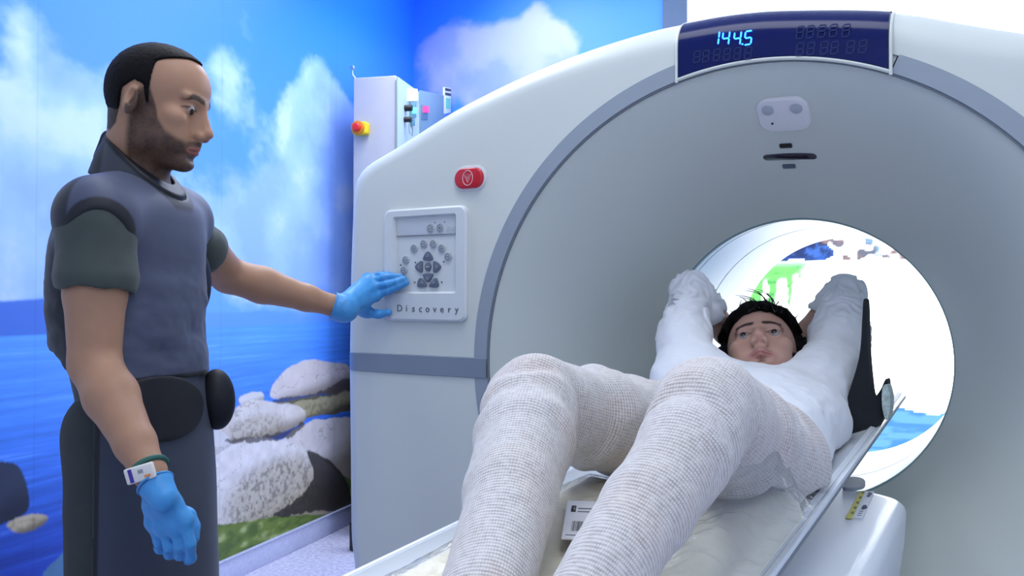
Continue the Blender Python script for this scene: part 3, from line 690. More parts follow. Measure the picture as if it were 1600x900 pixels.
# ------------------------------------------------------------------ solid modelling of bodies and cloth: distance fields meshed by OpenVDB
import openvdb
def A3(v): return np.array([v[0], v[1], v[2]], np.float32)
class F:
    """a distance field: ordered list of (op, k, func)"""
    def __init__(s): s.p = []; s.disp = None; s.lo = np.full(3, 1e9); s.hi = np.full(3, -1e9); s.damp = 0
    def grow(s, lo, hi): s.lo = np.minimum(s.lo, lo); s.hi = np.maximum(s.hi, hi)
    def add(s, fn, k=.01, op='u', bb=None):
        s.p.append((op, k, fn))
        if bb is not None and op == 'u': s.grow(*bb)
        return s
    def cone(s, a, b, ra, rb, k=.01, op='u', flat=None):
        a = A3(a); b = A3(b); ba = b - a; L2 = float(ba @ ba) + 1e-12
        fl = None
        if flat: fl = (A3(V(flat[0]).normalized()), 1 / flat[1] - 1)
        def fn(p):
            q = p - a; t = np.clip((q @ ba) / L2, 0, 1); w = q - t[..., None] * ba
            if fl is not None: w = w + (w @ fl[0])[..., None] * (fl[0] * fl[1])
            return np.sqrt((w * w).sum(-1)) - (ra + (rb - ra) * t)
        m = max(ra, rb) + .01
        return s.add(fn, k, op, (np.minimum(a, b) - m, np.maximum(a, b) + m))
    def chain(s, pts, k=.008, flat=None):
        for (a, ra), (b, rb) in zip(pts[:-1], pts[1:]): s.cone(a, b, ra, rb, k, flat=flat)
        return s
    def ell(s, c, r, R=None, k=.01, op='u'):
        c = A3(c); r = np.array(r, np.float32); Rm = np.array(R if R is not None else Matrix.Identity(3), np.float32)[:3, :3]
        def fn(p):
            q = (p - c) @ Rm; k0 = np.sqrt(((q / r) ** 2).sum(-1)); k1 = np.sqrt(((q / (r * r)) ** 2).sum(-1)) + 1e-9
            return k0 * (k0 - 1) / k1
        m = float(r.max()) + .01
        return s.add(fn, k, op, (c - m, c + m))
    def box(s, c, h, R=None, rd=.005, k=.005, op='u'):
        c = A3(c); h = np.array(h, np.float32) - rd; Rm = np.array(R if R is not None else Matrix.Identity(3), np.float32)[:3, :3]
        def fn(p):
            q = np.abs((p - c) @ Rm) - h
            return np.sqrt((np.maximum(q, 0) ** 2).sum(-1)) + np.minimum(q.max(-1), 0) - rd
        m = float(np.linalg.norm(h)) + rd + .01
        return s.add(fn, k, op, (c - m, c + m))
    def plane(s, c, n, k=.004, op='i'):
        """keep the side the normal points away from"""
        c = A3(c); n = A3(V(n).normalized())
        return s.add(lambda p: (p - c) @ n, k, op)
    def loft(s, lv, sd, fd, k=.02, op='u', pw=2.2, ends=.02):
        """levels (z, centre, half width along sd, half depth along fd)"""
        lv = sorted(lv, key=lambda l: l[0]); z = np.array([l[0] for l in lv]); cx = np.array([l[1][0] for l in lv]); cy = np.array([l[1][1] for l in lv])
        a = np.array([l[2] for l in lv]); b = np.array([l[3] for l in lv]); sd = np.array(sd[:2]); fd = np.array(fd[:2])
        zz = np.linspace(z[0], z[-1], 200)
        def sm(y):
            v = np.interp(zz, z, y); kk = 9; return np.convolve(np.pad(v, kk, mode='edge'), np.ones(2 * kk + 1) / (2 * kk + 1), 'valid')
        cx, cy, a, b = sm(cx), sm(cy), sm(a), sm(b)
        def fn(p):
            Z = p[..., 2]; X = p[..., 0] - np.interp(Z, zz, cx); Y = p[..., 1] - np.interp(Z, zz, cy)
            aa = np.interp(Z, zz, a); bb = np.interp(Z, zz, b)
            u = np.abs(X * sd[0] + Y * sd[1]) / aa; v = np.abs(X * fd[0] + Y * fd[1]) / bb
            n = (u ** pw + v ** pw) ** (1 / pw); d = (n - 1) * (np.minimum(aa, bb) * .6 + .4 * np.maximum(aa, bb))
            e = np.maximum(Z - z[-1], z[0] - Z)
            return np.where((d > -ends) & (e > -ends), np.sqrt(np.maximum(d + ends, 0) ** 2 + np.maximum(e + ends, 0) ** 2) - ends, np.maximum(d, e))
        m = max(a.max(), b.max()) + .01
        return s.add(fn, k, op, (np.array([cx.min() - m, cy.min() - m, z[0] - .01]), np.array([cx.max() + m, cy.max() + m, z[-1] + .01])))
    def field(s, o, k=.0, op='u', off=0.):
        """combine with another field, offset outward by off"""
        return s.add(lambda p: o.ev(p) - off, k, op, (o.lo - off, o.hi + off))
    def comb(s, d, op, k, e):
        if d is None: return e
        if op == 'u':
            if k <= 0: return np.minimum(d, e)
            h = np.maximum(k - np.abs(d - e), 0) / k; return np.minimum(d, e) - h * h * k * .25
        if op == 's': e = -e
        if k <= 0: return np.maximum(d, e)
        h = np.maximum(k - np.abs(d - e), 0) / k; return np.maximum(d, e) + h * h * k * .25
    def ev(s, p, prims=None):
        d = None
        for op, k, fn in (s.p if prims is None else prims): d = s.comb(d, op, k, fn(p))
        if s.disp is not None: d = d + s.disp(p)
        return d
    def mesh(s, name, h, m, parent=None, tint=None, smooth_it=1):
        B = 12; m0 = .02 + s.damp; lo = s.lo - m0; hi = s.hi + m0; n = np.ceil((hi - lo) / (h * B)).astype(int)
        ii = np.stack(np.meshgrid(*[np.arange(x) for x in n], indexing='ij'), -1).reshape(-1, 3)
        cen = (lo + (ii + .5) * (h * B)).astype(np.float32); rad = h * B * .87
        vals = []; d = None
        for op, k, fn in s.p:
            e = fn(cen); vals.append(e); d = s.comb(d, op, k, e)
        keep = np.abs(d) < rad * 1.9 + .012 + s.damp
        loc = np.stack(np.meshgrid(*[np.arange(B)] * 3, indexing='ij'), -1).reshape(-1, 3).astype(np.float32) * h
        bg = h * 4; g = openvdb.FloatGrid(bg)
        for b in np.nonzero(keep)[0]:
            pr = []
            for (op, k, fn), e in zip(s.p, vals):
                eb = e[b]
                if op == 'u' and eb > d[b] + 2.6 * rad + k and eb > rad * 1.5: continue
                if op == 's' and eb > 2.2 * rad + k + .01: continue
                pr.append((op, k, fn))
            if not pr or pr[0][0] != 'u':
                u = min([(e[b], i) for i, ((op, k, fn), e) in enumerate(zip(s.p, vals)) if op == 'u'])[1]; pr = [s.p[u]] + [q for q in pr if q is not s.p[u]]
            p = lo + ii[b] * (h * B) + loc
            v = s.ev(p.astype(np.float32), pr).reshape(B, B, B); v = np.clip(v, -bg, bg).astype(np.float32)
            g.copyFromArray(v, ijk=tuple(int(x) for x in ii[b] * B))
        # inside blocks that hold no surface
        for b in np.nonzero(~keep & (d < 0))[0]:
            g.fill(tuple(int(x) for x in ii[b] * B), tuple(int(x) for x in ii[b] * B + B - 1), -bg)
        pts, tri, quad = g.convertToPolygons(isovalue=0.0, adaptivity=0.0)
        vs = pts.astype(np.float64) * h + lo; Fq = quad[:, ::-1]
        if smooth_it:
            E = np.vstack([Fq[:, [0, 1]], Fq[:, [1, 2]], Fq[:, [2, 3]], Fq[:, [3, 0]]])
            for _ in range(smooth_it):
                acc = np.zeros_like(vs); cnt = np.zeros(len(vs))
                np.add.at(acc, E[:, 0], vs[E[:, 1]]); np.add.at(cnt, E[:, 0], 1)
                vs = np.where(cnt[:, None] > 0, vs * .5 + .5 * acc / np.maximum(cnt, 1)[:, None], vs)
        t = tint(vs) if tint is not None else None
        o = fastmesh(name, vs, Fq, m, parent, tint=t)
        return o

def hframe(c, f, u, sc=1.):
    """head frame: x forward, y to the person's left, z up"""
    f = V(f).normalized(); u = V(u); l = u.cross(f).normalized(); u = f.cross(l)
    M = Matrix((f, l, u)).transposed().to_4x4() @ Matrix.Scale(sc, 4); M.translation = V(c); return M
def head(fd, M, sc, openeye=1.0, jaw=1.0):
    """skull, face, ears and neck root in head coordinates"""
    R = M.to_3x3().normalized(); P = lambda f, l, u: M @ V((f, l, u))
    def e(c, r, k=.01, op='u', rot=None):
        RR = R if rot is None else R @ Euler([math.radians(a) for a in rot]).to_matrix()
        fd.ell(P(*c), [x * sc for x in r], RR, k, op)
    e((-.006, 0, .035), (.087, .073, .081)); e((-.024, 0, .02), (.068, .070, .075), .02)
    e((.028, 0, .04), (.066, .062, .062), .02)                               # forehead
    e((.030, 0, -.035), (.056, .056, .078), .02)
    e((.032, 0, -.072), (.050, .047 * jaw, .040), .02)                        # jaw
    e((.0, .045, -.058), (.034, .016, .034), .02); e((.0, -.045, -.058), (.034, .016, .034), .02)
    e((.070, 0, -.100), (.021, .024, .017), .016)                             # chin
    for s in (-1, 1):
        e((.058, s * .046, -.022), (.024, .019, .018), .015)                  # cheekbone
        e((.052, s * .036, -.055), (.028, .022, .030), .02)
        fd.cone(P(.086, s * .010, .017), P(.076, s * .046, .021), .0085 * sc, .006 * sc, .012)   # brow ridge
        e((.100, s * .031, -.001), (.020, .018, .0125), .012, 's')            # socket
        e((.0735, s * .0315, -.002), (.0142, .0160, .0125), .006)             # lids
    fd.cone(P(.086, 0, .012), P(.105, 0, -.032), .0075 * sc, .0095 * sc, .012); fd.cone(P(.074, 0, .010), P(.088, 0, -.040), .010 * sc, .0150 * sc, .010)
    e((.107, 0, -.038), (.0120, .0115, .0095), .008)
    for s in (-1, 1):
        e((.098, s * .0115, -.046), (.010, .0075, .0078), .006)
        e((.100, s * .0065, -.0535), (.0062, .0036, .0050), .003, 's')
    fd.cone(P(.088, 0, -.062), P(.078, .022, -.074), .008 * sc, .005 * sc, .010); fd.cone(P(.088, 0, -.062), P(.078, -.022, -.074), .008 * sc, .005 * sc, .010)
    # lips with the mouth line between them
    for s in (-1, 1):
        fd.cone(P(.0915, s * .004, -.0695), P(.082, s * .021, -.0735), .0052 * sc, .0022 * sc, .005)
        fd.cone(P(.0905, 0, -.0795), P(.081, s * .018, -.0765), .0062 * sc, .0026 * sc, .005)
        fd.cone(P(.0985, 0, -.0742), P(.085, s * .024, -.0748), .0016 * sc, .0010 * sc, .003, 's')
    e((.089, 0, -.0900), (.010, .018, .0055), .010, 's')
    for s in (-1, 1):                                                         # ears
        e((-.012, s * .078, -.008), (.0185, .009, .0295), .006, rot=(s * 8, -12, s * 24))
        e((-.008, s * .0845, -.004), (.0090, .0060, .016), .004, 's', rot=(s * 8, -10, s * 24))
        e((-.004, s * .080, -.010), (.004, .004, .008), .004)
def eyeballs(M, sc, person, look=(0, 0), shut=0):
    R = M.to_3x3().normalized()
    for s in (-1, 1):
        bm = bmesh.new(); bmesh.ops.create_uvsphere(bm, u_segments=32, v_segments=24, radius=.0128 * sc)
        c = M @ V((.0752, s * .0315, -.002)); rot = R @ Euler((0, math.radians(90 - look[1]), math.radians(look[0]))).to_matrix()
        bmesh.ops.transform(bm, matrix=Matrix.Translation(c) @ rot.to_4x4(), verts=bm.verts)
        ax = rot @ V((0, 0, 1)); cs = []
        o = obj('eye', bm, [M_eyew, M_iris, M_pupil], person, sharp=None)
        for p in o.data.polygons:
            d = (V(p.center) - c).normalized().dot(ax); p.material_index = 2 if d > math.cos(math.radians(13)) else 1 if d > math.cos(math.radians(32)) else 0
def lid_slits(fd, M, sc, gap=.0042):
    R = M.to_3x3().normalized()
    for s in (-1, 1):
        fd.ell(M @ V((.0855, s * .0315, -.0025)), [.011 * sc, .0132 * sc, gap * sc], R, .002, 's')

M_eyew = mat('eye_white', rgb(140, 136, 140), rough=.25); M_iris = mat('iris_brown', rgb(52, 34, 26), rough=.2); M_pupil = mat('pupil', rgb(10, 8, 8), rough=.15)

def hand(fd, wrist, mcps, fingers, thumb, nrm, r=.0092, palm=.0125, k=.010):
    """wrist (p, r); mcps: knuckle points; fingers: per finger the further joints; thumb: points from the palm's side"""
    for i, (m, fg) in enumerate(zip(mcps, fingers)):
        fd.cone(wrist[0], m, wrist[1], palm, .005, flat=(nrm, .8))
        pts = [m] + list(fg); rr = [r * 1.12, r, r * .92, r * .80][:len(pts)]
        for j in range(len(pts) - 1): fd.cone(pts[j], pts[j + 1], rr[j], rr[j + 1], .0035)
    for a, b in zip(mcps[:-1], mcps[1:]): fd.cone(a, b, palm * .98, palm * .98, .010, flat=(nrm, .85))
    tr = [.0155, .0125, .0108, .0088]
    for j in range(len(thumb) - 1): fd.cone(thumb[j], thumb[j + 1], tr[j], tr[j + 1], .008)

# ------------------------------------------------------------------ the technician
UPW = V((0, 0, 1)); FWH = V((FW.x, FW.y, 0)).normalized(); RTH = V((RT.x, RT.y, 0)).normalized()
tech = thing('person', 'standing bearded man in dark grey apron and blue gloves, pressing the scanner panel', 'person', tuple(at(225, 640, 1.6).xy) + (0,))
tfwd = (RTH * .985 - FWH * .17).normalized(); tside = UPW.cross(tfwd).normalized()      # his left
def hz(py, d=1.6): return at(225, py, d).z
HM = hframe(at(246, 166, 1.585), (RTH * .998 - FWH * .05).normalized() * math.cos(math.radians(10)) - UPW * math.sin(math.radians(10)), UPW * 1 + RTH * .17, .985)
HI = HM.inverted()
rsh = at(150, 352, 1.44); lsh = at(280, 358, 1.76); rel = at(148, 568, 1.42); rwr = at(234, 738, 1.31); lel = at(357, 430, 1.93); lwr = at(519, 477, 2.00)
body = F(); head(body, HM, .985); lid_slits(body, HM, .985, .0013)
body.cone(HM @ V((-.03, 0, -.04)), at(214, 290, 1.605), .054, .060, .02)
tl = [(hz(300), at(212, 300, 1.6), .10, .07), (hz(360), at(208, 360, 1.6), .145, .085), (hz(450), at(205, 450, 1.6), .14, .085), (hz(560), at(208, 560, 1.6), .125, .08), (hz(660), at(215, 660, 1.6), .11, .07)]
body.loft(tl, tside, tfwd, .03)
for s, e, w_ in ((rsh, rel, rwr), (lsh, lel, lwr)):
    body.cone(at(212, 312, 1.605), s, .045, .052, .03); a = s.lerp(e, .5)
    body.chain([(s, .052), (a, .0495), (e, .041)], .01); m = e.lerp(w_, .32)
    body.chain([(e, .040), (m, .0425), (e.lerp(w_, .75), .031), (w_, .0250)], .012)
    body.cone(w_, w_ + (w_ - e).normalized() * .03, .024, .018, .01)
hipc = at(218, 670, 1.6)
for s in (-1, 1):
    hp = hipc + tside * s * .085; kn = V((hp.x, hp.y, .47)) + tfwd * .015; an = V((hp.x, hp.y, .09)) - tfwd * .01
    body.chain([(hp, .060), (kn, .050), (kn.lerp(an, .35), .052), (an, .038)], .02)
body.cone(hipc - tside * .05, hipc + tside * .05, .07, .07, .03)
def skin_tint(base, M, beard=0., lips=(150, 84, 82), brow=(24, 18, 18), scalp=None, hairline=None):
    I = np.array(M.inverted())
    def fn(vs):
        c = np.broadcast_to(s2l(base), vs.shape).copy()
        q = vs @ I[:3, :3].T + I[:3, 3]; f, l, u = q[:, 0], q[:, 1], q[:, 2]
        near = (np.linalg.norm(q, axis=1) < .16)
        n = fbm(vs * 60, 3); n2 = vnoise(vs * 900)
        def put(col, m): 
            c[:] = c + (s2l(col) - c) * (np.clip(m, 0, 1) * near)[:, None]
        al = np.abs(l)
        put([min(255, base[0] + 12), base[1] - 6, base[2] - 4], sst(.02, .0, np.hypot(f - .108, l) + np.abs(u + .042) * .5) * .6)
        if beard:
            line = np.interp(f, [-.02, .0, .018, .036, .055, .075, .09], [-.03, .02, .02, -.030, -.050, -.060, -.064])
            jawm = sst(-.006, .008, line - u) * sst(-.026, -.010, f - .4 * np.minimum(u + .06, 0) * 0)
            mus = sst(.0085, .005, np.abs(u + .0625 + .3 * np.maximum(al - .008, 0))) * sst(.033, .026, al) * sst(.055, .07, f)
            lipc = sst(.003, .0, np.hypot(l * .33, (u + .0745) * .9) - .0062)
            b = np.clip(np.maximum(jawm, mus), 0, 1) * (.80 + .20 * n2) * (.85 + .3 * (n - .5))
            put((24, 20, 22), b * beard * (1 - lipc * sst(.05, .07, f)))
        put(lips, sst(.003, -.002, np.hypot(l * .30, (u + .0748)) - .0068) * sst(.06, .075, f) * .85)
        put((58, 30, 30), sst(.0012, .0004, np.abs(u + .0744 + .04 * al)) * sst(.021, .018, al) * sst(.06, .075, f) * .8)
        bl = .0195 + .004 * sst(.01, .03, al) - .006 * sst(.036, .05, al)
        put(brow, sst(.0066, .0038, np.abs(u - bl)) * sst(.006, .011, al) * sst(.052, .044, al) * sst(.04, .06, f) * (.8 + .2 * n2))
        # lashes and lid line
        ee = np.hypot((al - .0315) / .0150, (u + .0012) / .0062)
        put((30, 20, 20), sst(.22, .10, np.abs(ee - 1)) * sst(-.004, .001, u) * sst(.055, .065, f) * .9)
        put((120, 80, 74), sst(.9, .5, np.hypot((al - .0315) / .02, (u + .004) / .012)) * sst(.055, .07, f) * .25)
        if hairline is not None:
            put(brow, sst(.003, -.003, hairline(f, al, u)) * (.85 + .15 * n2))
        return c * (1 + (n[:, None] - .5) * .12)
    return fn
M_skin = mat('skin', (1, 1, 1), rough=.5, spec=.35, vcol=True, sss=.12, bump=.15, bscale=900)
def hair_t(f, al, u):   # negative inside the hair region of the technician
    z = np.full(np.shape(f), 1.)
    front = f - (.016 + .062 * sst(.070, .108, u) + .010 * sst(.03, .0, al))        # hair lies behind this line
    low = np.interp(f, [-.09, -.06, -.045, -.034, -.012, .006, .012, .022, .03], [-.06, -.066, -.052, .012, .030, .024, -.008, -.006, .03]) - u
    return np.maximum(front, low)
body.mesh('body', .0026, M_skin, tech, tint=skin_tint((168, 128, 104), HM, beard=1., hairline=hair_t))
eyeballs(HM, .985, tech, (-14, -16))
# hair: a thin cap over the skull
def hair_cap(name, fd_head, M, sc, region, thick, m, parent, h=.0022, disp=None, base=None):
    cap = F(); cap.ell(M @ V((-.006, 0, .035)), [(.087 + thick) * sc, (.073 + thick) * sc, (.081 + thick) * sc], M.to_3x3().normalized(), .01)
    cap.ell(M @ V((-.024, 0, .02)), [(.068 + thick) * sc, (.070 + thick) * sc, (.075 + thick) * sc], M.to_3x3().normalized(), .02)
    cap.ell(M @ V((.028, 0, .04)), [(.066 + thick) * sc, (.062 + thick) * sc, (.062 + thick) * sc], M.to_3x3().normalized(), .02)
    if base: base(cap)
    I = np.array(M.inverted(), np.float32)
    def reg(p):
        q = p @ I[:3, :3].T + I[:3, 3]; return (region(q[..., 0], np.abs(q[..., 1]), q[..., 2]) * .7).astype(np.float32)
    cap.add(reg, .006, 'i')
    cap.disp = disp
    return cap.mesh(name, h, m, parent)
M_hair = mat('dark_hair', rgb(14, 12, 15), rough=.7, noise=.3, nscale=400, bump=.9, bscale=700, spec=.15)
hair_cap('hair', None, HM, .985, hair_t, .0045, M_hair, tech, disp=lambda p: (vnoise(p * 420) - .5) * .002)

# clothes. T-shirt first
M_tee = mat('dark_green_cotton', rgb(62, 70, 68), rough=.85, noise=.08, nscale=30, bump=.3, bscale=900, sheen=.15)
M_apron = mat('apron_vinyl', (1, 1, 1), rough=.55, vcol=True, noise=.05, nscale=14, bump=.12, bscale=500, sheen=.1)
tee = F(); tlev = [(z, c, a + .010, b + .008) for z, c, a, b in tl]
tlev = [(hz(745), at(205, 745, 1.6), .135, .108)] + [(z, c - tfwd * .004, a, b) for z, c, a, b in tlev]
tee.loft(tlev, tside, tfwd, .03)
for s, e, d_ in ((rsh, rel, .37), (lsh, lel, .42)):
    tee.cone(at(212, 314, 1.605), s, .054, .060, .03); q = s.lerp(e, d_)
    kk = 1. if s is rsh else .84; tee.cone(s, q, .059 * kk, .061 * kk, .02); tee.cone(s.lerp(e, .2), q, .053 * kk, .066 * kk, .02)
    n = (e - s).normalized()
    tee.cone(q + n * .085, q + n * .30, .082, .09, .004, 's')
tn = (rel - rsh).normalized()
def fold(sc, amp, ax=None, st=1.):
    def fn(p): return ((fbm(p * np.array(sc, np.float32) + 3.3, 3) - .5) * amp).astype(np.float32)
    return fn
tee.disp = fold((16, 16, 7), .014); tee.damp = .01
tee.mesh('t_shirt', .0045, M_tee, tech)

# vest: wraps the trunk, cut by arm holes, neck hole and hem
vl = [(hz(302), at(214, 300, 1.6), .115, .085), (hz(330), at(212, 330, 1.6), .150, .102), (hz(380), at(208, 380, 1.6), .168, .112), (hz(450), at(205, 450, 1.6), .168, .114),
      (hz(540), at(208, 540, 1.6), .163, .114), (hz(620), at(214, 620, 1.6), .165, .116), (hz(690), at(218, 690, 1.6), .165, .116)]
vest = F(); vest.loft(vl, tside, tfwd, .03, pw=2.3, ends=.03)
for s in (rsh, lsh): vest.cone(at(214, 318, 1.605), s.lerp(at(214, 318, 1.6), .06) + UPW * .012, .070, .074, .03)
vest.cone(at(224, 308, 1.60), at(228, 255, 1.60), .074, .092, .004, 's')
AH = []
ahR = frame(at(148, 412, 1.345), tfwd, (0, 0, 1)); ahL = frame(at(300, 392, 1.88), tfwd, (0, 0, 1))
for Mh, rr in ((ahR, (.078, .092, .105)), (ahL, (.075, .105, .088))):
    vest.ell(Mh.translation, rr, Mh.to_3x3(), .004, 's'); AH.append((np.array(Mh.inverted()), rr))
hemz = hz(545)
tc3 = A3(at(212, 450, 1.6)); tf3 = A3(tfwd); ts3 = A3(tside)
def hem(p):
    v = (p - tc3) @ tf3; s_ = (p - tc3) @ ts3
    return (hemz - .055 * sst(-.08, .05, v) - p[..., 2]).astype(np.float32)
vest.add(hem, .004, 'i')
vest.disp = lambda p: ((fbm(p * np.array((9, 9, 16), np.float32) + 1.3, 4) - .5) * .026 * sst(hz(330), hz(520), p[..., 2])).astype(np.float32); vest.damp = .01
def vest_tint(vs):
    p = vs; v = (p - tc3) @ tf3; s_ = (p - tc3) @ ts3; z = p[:, 2]
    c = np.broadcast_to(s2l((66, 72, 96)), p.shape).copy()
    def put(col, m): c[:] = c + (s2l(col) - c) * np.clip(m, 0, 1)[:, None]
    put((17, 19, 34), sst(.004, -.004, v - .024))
    for I, rr in AH:
        q = p @ I[:3, :3].T + I[:3, 3]; k = np.sqrt(((q / np.array(rr)) ** 2).sum(1)); put((15, 16, 26), sst(.019, .015, (k - 1) * .085) )
    put((15, 16, 26), sst(.013, .010, np.abs(-hem(p))))
    q = np.linalg.norm(np.cross(p - A3(at(224, 308, 1.60)), A3(UPW)), axis=1); put((15, 16, 26), sst(.092, .088, q) * sst(hz(335), hz(325), z))
    return c
vest.mesh('apron_vest', .0038, M_apron, tech, tint=vest_tint)

# skirt of the apron: wraps the front, open at the back on the near side
kl = [(.42, at(214, 900, 1.6), .185, .125), (hz(900), at(216, 900, 1.6), .180, .122), (hz(760), at(217, 760, 1.6), .172, .119), (hz(640), at(216, 640, 1.6), .160, .112), (hz(560), at(212, 560, 1.6), .150, .104), (hz(520), at(210, 520, 1.6), .14, .10)]
sk = F(); sk.loft(kl, tside, tfwd, .02, pw=2.4, ends=.012)
cutc = at(157, 750, 1.47); sk.plane(A3(cutc), -(tfwd * .93 + tside * .25), .004, 'i')
I_ = F(); I_.loft([(z - .03 if i == 0 else z, c, a - .008, b - .008) for i, (z, c, a, b) in enumerate(sorted(kl, key=lambda l: l[0]))], tside, tfwd, .02, pw=2.4, ends=.012)
sk.field(I_, .002, 's')
def cutd(p): return -((p - A3(cutc)) @ A3((-(tfwd * .93 + tside * .25)).normalized()))
def skirt_tint(p):
    c = np.broadcast_to(s2l((54, 60, 78)), p.shape).copy(); m = sst(.014, .011, cutd(p)); m = np.maximum(m, sst(.014, .011, p[:, 2] - .42))
    return c + (s2l((12, 13, 20)) - c) * m[:, None]
sk.disp = lambda p: ((fbm(p * np.array((7, 7, 2.5), np.float32) + 5.3, 2) - .5) * .010).astype(np.float32); sk.damp = .006
I_.disp = sk.disp
sk.mesh('apron_skirt', .0038, M_apron, tech, tint=skirt_tint)
# scrub trousers and shoes
M_trs = mat('scrub_trousers', rgb(58, 62, 62), rough=.9, noise=.08, nscale=20, bump=.3, bscale=800)
tr = F(); tr.cone(hipc - tside * .05, hipc + tside * .05, .095, .095, .03)
for s in (-1, 1):
    hp = hipc + tside * s * .075 - tfwd * .0; kn = V((hp.x, hp.y, .47)); an = V((hp.x, hp.y, .05)) - tfwd * .02
    tr.chain([(hp, .085), (kn, .076), (an, .070)], .03)
tr.plane((0, 0, .035), (0, 0, -1), .004)
tr.disp = fold((12, 12, 6), .014); tr.damp = .01
tr.mesh('trousers', .006, M_trs, tech)
M_shoe = mat('shoe_leather', rgb(24, 24, 28), rough=.5)
for s in (-1, 1):
    hp = hipc + tside * s * .085; c = V((hp.x, hp.y, 0)) + tfwd * .03; sh = F()
    sh.cone(c - tfwd * .08 + UPW * .042, c + tfwd * .11 + UPW * .036, .042, .036, .02); sh.cone(c - tfwd * .07 + UPW * .05, c - tfwd * .05 + UPW * .09, .040, .038, .02)
    sh.box(c + tfwd * .012 + UPW * .010, (.14, .045, .010), frame((0, 0, 0), tfwd).to_3x3(), .008, .004); sh.plane((0, 0, 0), (0, 0, -1), .001); sh.mesh('shoe', .004, M_shoe, tech)
# side flaps of the vest
M_flap = mat('apron_black', rgb(14, 15, 24), rough=.6, noise=.1, nscale=30, bump=.1, bscale=500)
M_flapn = mat('apron_navy', rgb(20, 24, 46), rough=.6, noise=.1, nscale=30)
fl = F(); fl.field(vest, 0, 'u', .007)
fl.p = [('u', 0, (lambda vv: lambda p: vv(p) - .007)(vest.p[0][2]))]; fl.lo = vest.lo; fl.hi = vest.hi
ctr = at(258, 640, 1.5); Rf = frame((0, 0, 0), RTH * .95 - UPW * .30, (0, 0, 1)).to_3x3()
fl.ell(ctr, (.088, .12, .058), Rf, .004, 'i')
fl.mesh('wrap_flap', .003, M_flap, tech)
fl2 = F(); q = at(339, 624, 1.68); fl2.ell(q, (.036, .034, .062), frame((0, 0, 0), RTH * .9 - FWH * .3, UPW + RTH * -.25).to_3x3(), .004); fl2.mesh('wrap_flap', .003, M_flap, tech)
fl3 = F(); q = at(313, 440, 1.70); fl3.ell(q, (.014, .03, .062), frame((0, 0, 0), RTH * .9 - FWH * .3, UPW + RTH * -.1).to_3x3(), .004); fl3.mesh('wrap_flap', .003, M_flapn, tech)
# thyroid collar: standing band round the neck, closed at the back
M_coll = mat('collar_vinyl', (1, 1, 1), rough=.55, vcol=True, bump=.1, bscale=500)
col = F(); ca = at(209, 302, 1.605); cb = at(222, 238, 1.600); axc = (cb - ca).normalized()
col.cone(ca, cb, .088, .072, .01); col.cone(at(225, 296, 1.59), at(248, 262, 1.58), .070, .062, .02)
col.cone(ca - axc * .05, cb + axc * .08, .074, .058, .003, 's')
topn = (axc * 1.0 - tfwd * .0 + (RTH * .62)).normalized(); topc = at(180, 212, 1.60); col.plane(topc + RTH * .0, topn, .003)
col.plane(at(215, 296, 1.6), -(UPW * 1.0 + RTH * .34), .003)
def coll_tint(p):
    c = np.broadcast_to(s2l((58, 62, 72)), p.shape).copy(); d1 = -((p - A3(topc)) @ A3(topn)); d2 = -((p - A3(at(215, 296, 1.6))) @ A3((-(UPW * 1.0 + RTH * .34)).normalized()))
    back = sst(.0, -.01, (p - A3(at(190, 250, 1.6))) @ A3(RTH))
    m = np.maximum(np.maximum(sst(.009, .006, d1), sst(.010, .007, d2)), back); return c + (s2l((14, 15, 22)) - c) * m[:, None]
col.disp = fold((14, 14, 14), .008); col.damp = .01
col.mesh('thyroid_collar', .0032, M_coll, tech, tint=coll_tint)
tabf = F(); tabf.cone(at(166, 218, 1.60), at(158, 252, 1.60), .012, .016, .02, flat=(RTH, .6)); tabf.cone(at(178, 214, 1.60), at(163, 246, 1.60), .014, .016, .02, flat=(FWH, .9)); tabf.mesh('collar_tab', .003, M_flap, tech)

# gloves
M_glove = mat('nitrile_blue', rgb(72, 150, 214), rough=.42, noise=.06, nscale=40, bump=.25, bscale=220, spec=.45)
g1 = F()
rm = [at(289, 812, 1.30), at(273, 822, 1.305), at(256, 823, 1.312), at(240, 816, 1.32)]
rf = [[at(297, 850, 1.30), at(298, 872, 1.315), at(294, 876, 1.335)], [at(281, 854, 1.305), at(281, 868, 1.32), at(277, 868, 1.345)],
      [at(265, 854, 1.312), at(265, 866, 1.33), at(261, 864, 1.35)], [at(249, 846, 1.322), at(250, 857, 1.335), at(247, 856, 1.355)]]
hand(g1, (rwr + (rwr - rel).normalized() * .02, .023), rm, rf, [at(262, 790, 1.325), at(292, 806, 1.335), at(301, 822, 1.335), at(303, 840, 1.33)], FWH, .0090, .0128)
for i in range(1, 4): g1.cone(rm[i].lerp(rwr, .35), rm[i - 1].lerp(rwr, .35), (.0145), .0145, .008)
wd = (rwr - rel).normalized(); g1.cone(rwr + wd * .022, rwr + wd * .052, .0275, .0215, .008, flat=(FWH, .85)); g1.plane(A3(rwr + wd * .022), -wd, .002)
g1.disp = fold((60, 60, 60), .0022); g1.mesh('glove', .0019, M_glove, tech)
cuff = bmesh.new()
def ringpts(c, n, r, m=28, sq=None):
    n = V(n).normalized(); u = n.orthogonal().normalized(); v = n.cross(u); out = []
    for k in range(m): a = 2 * PI * k / m; out.append(V(c) + (u * math.cos(a) + v * math.sin(a)) * r)
    return out
g2 = F()
def pan(px, py, off): 
    r = at(px, py, 1) - CAM; return CAM + r * ((-off - CAM.y) / r.y)
lm = [pan(586, 462, .040), pan(582, 449, .044), pan(578, 440, .040), pan(574, 436, .034)]
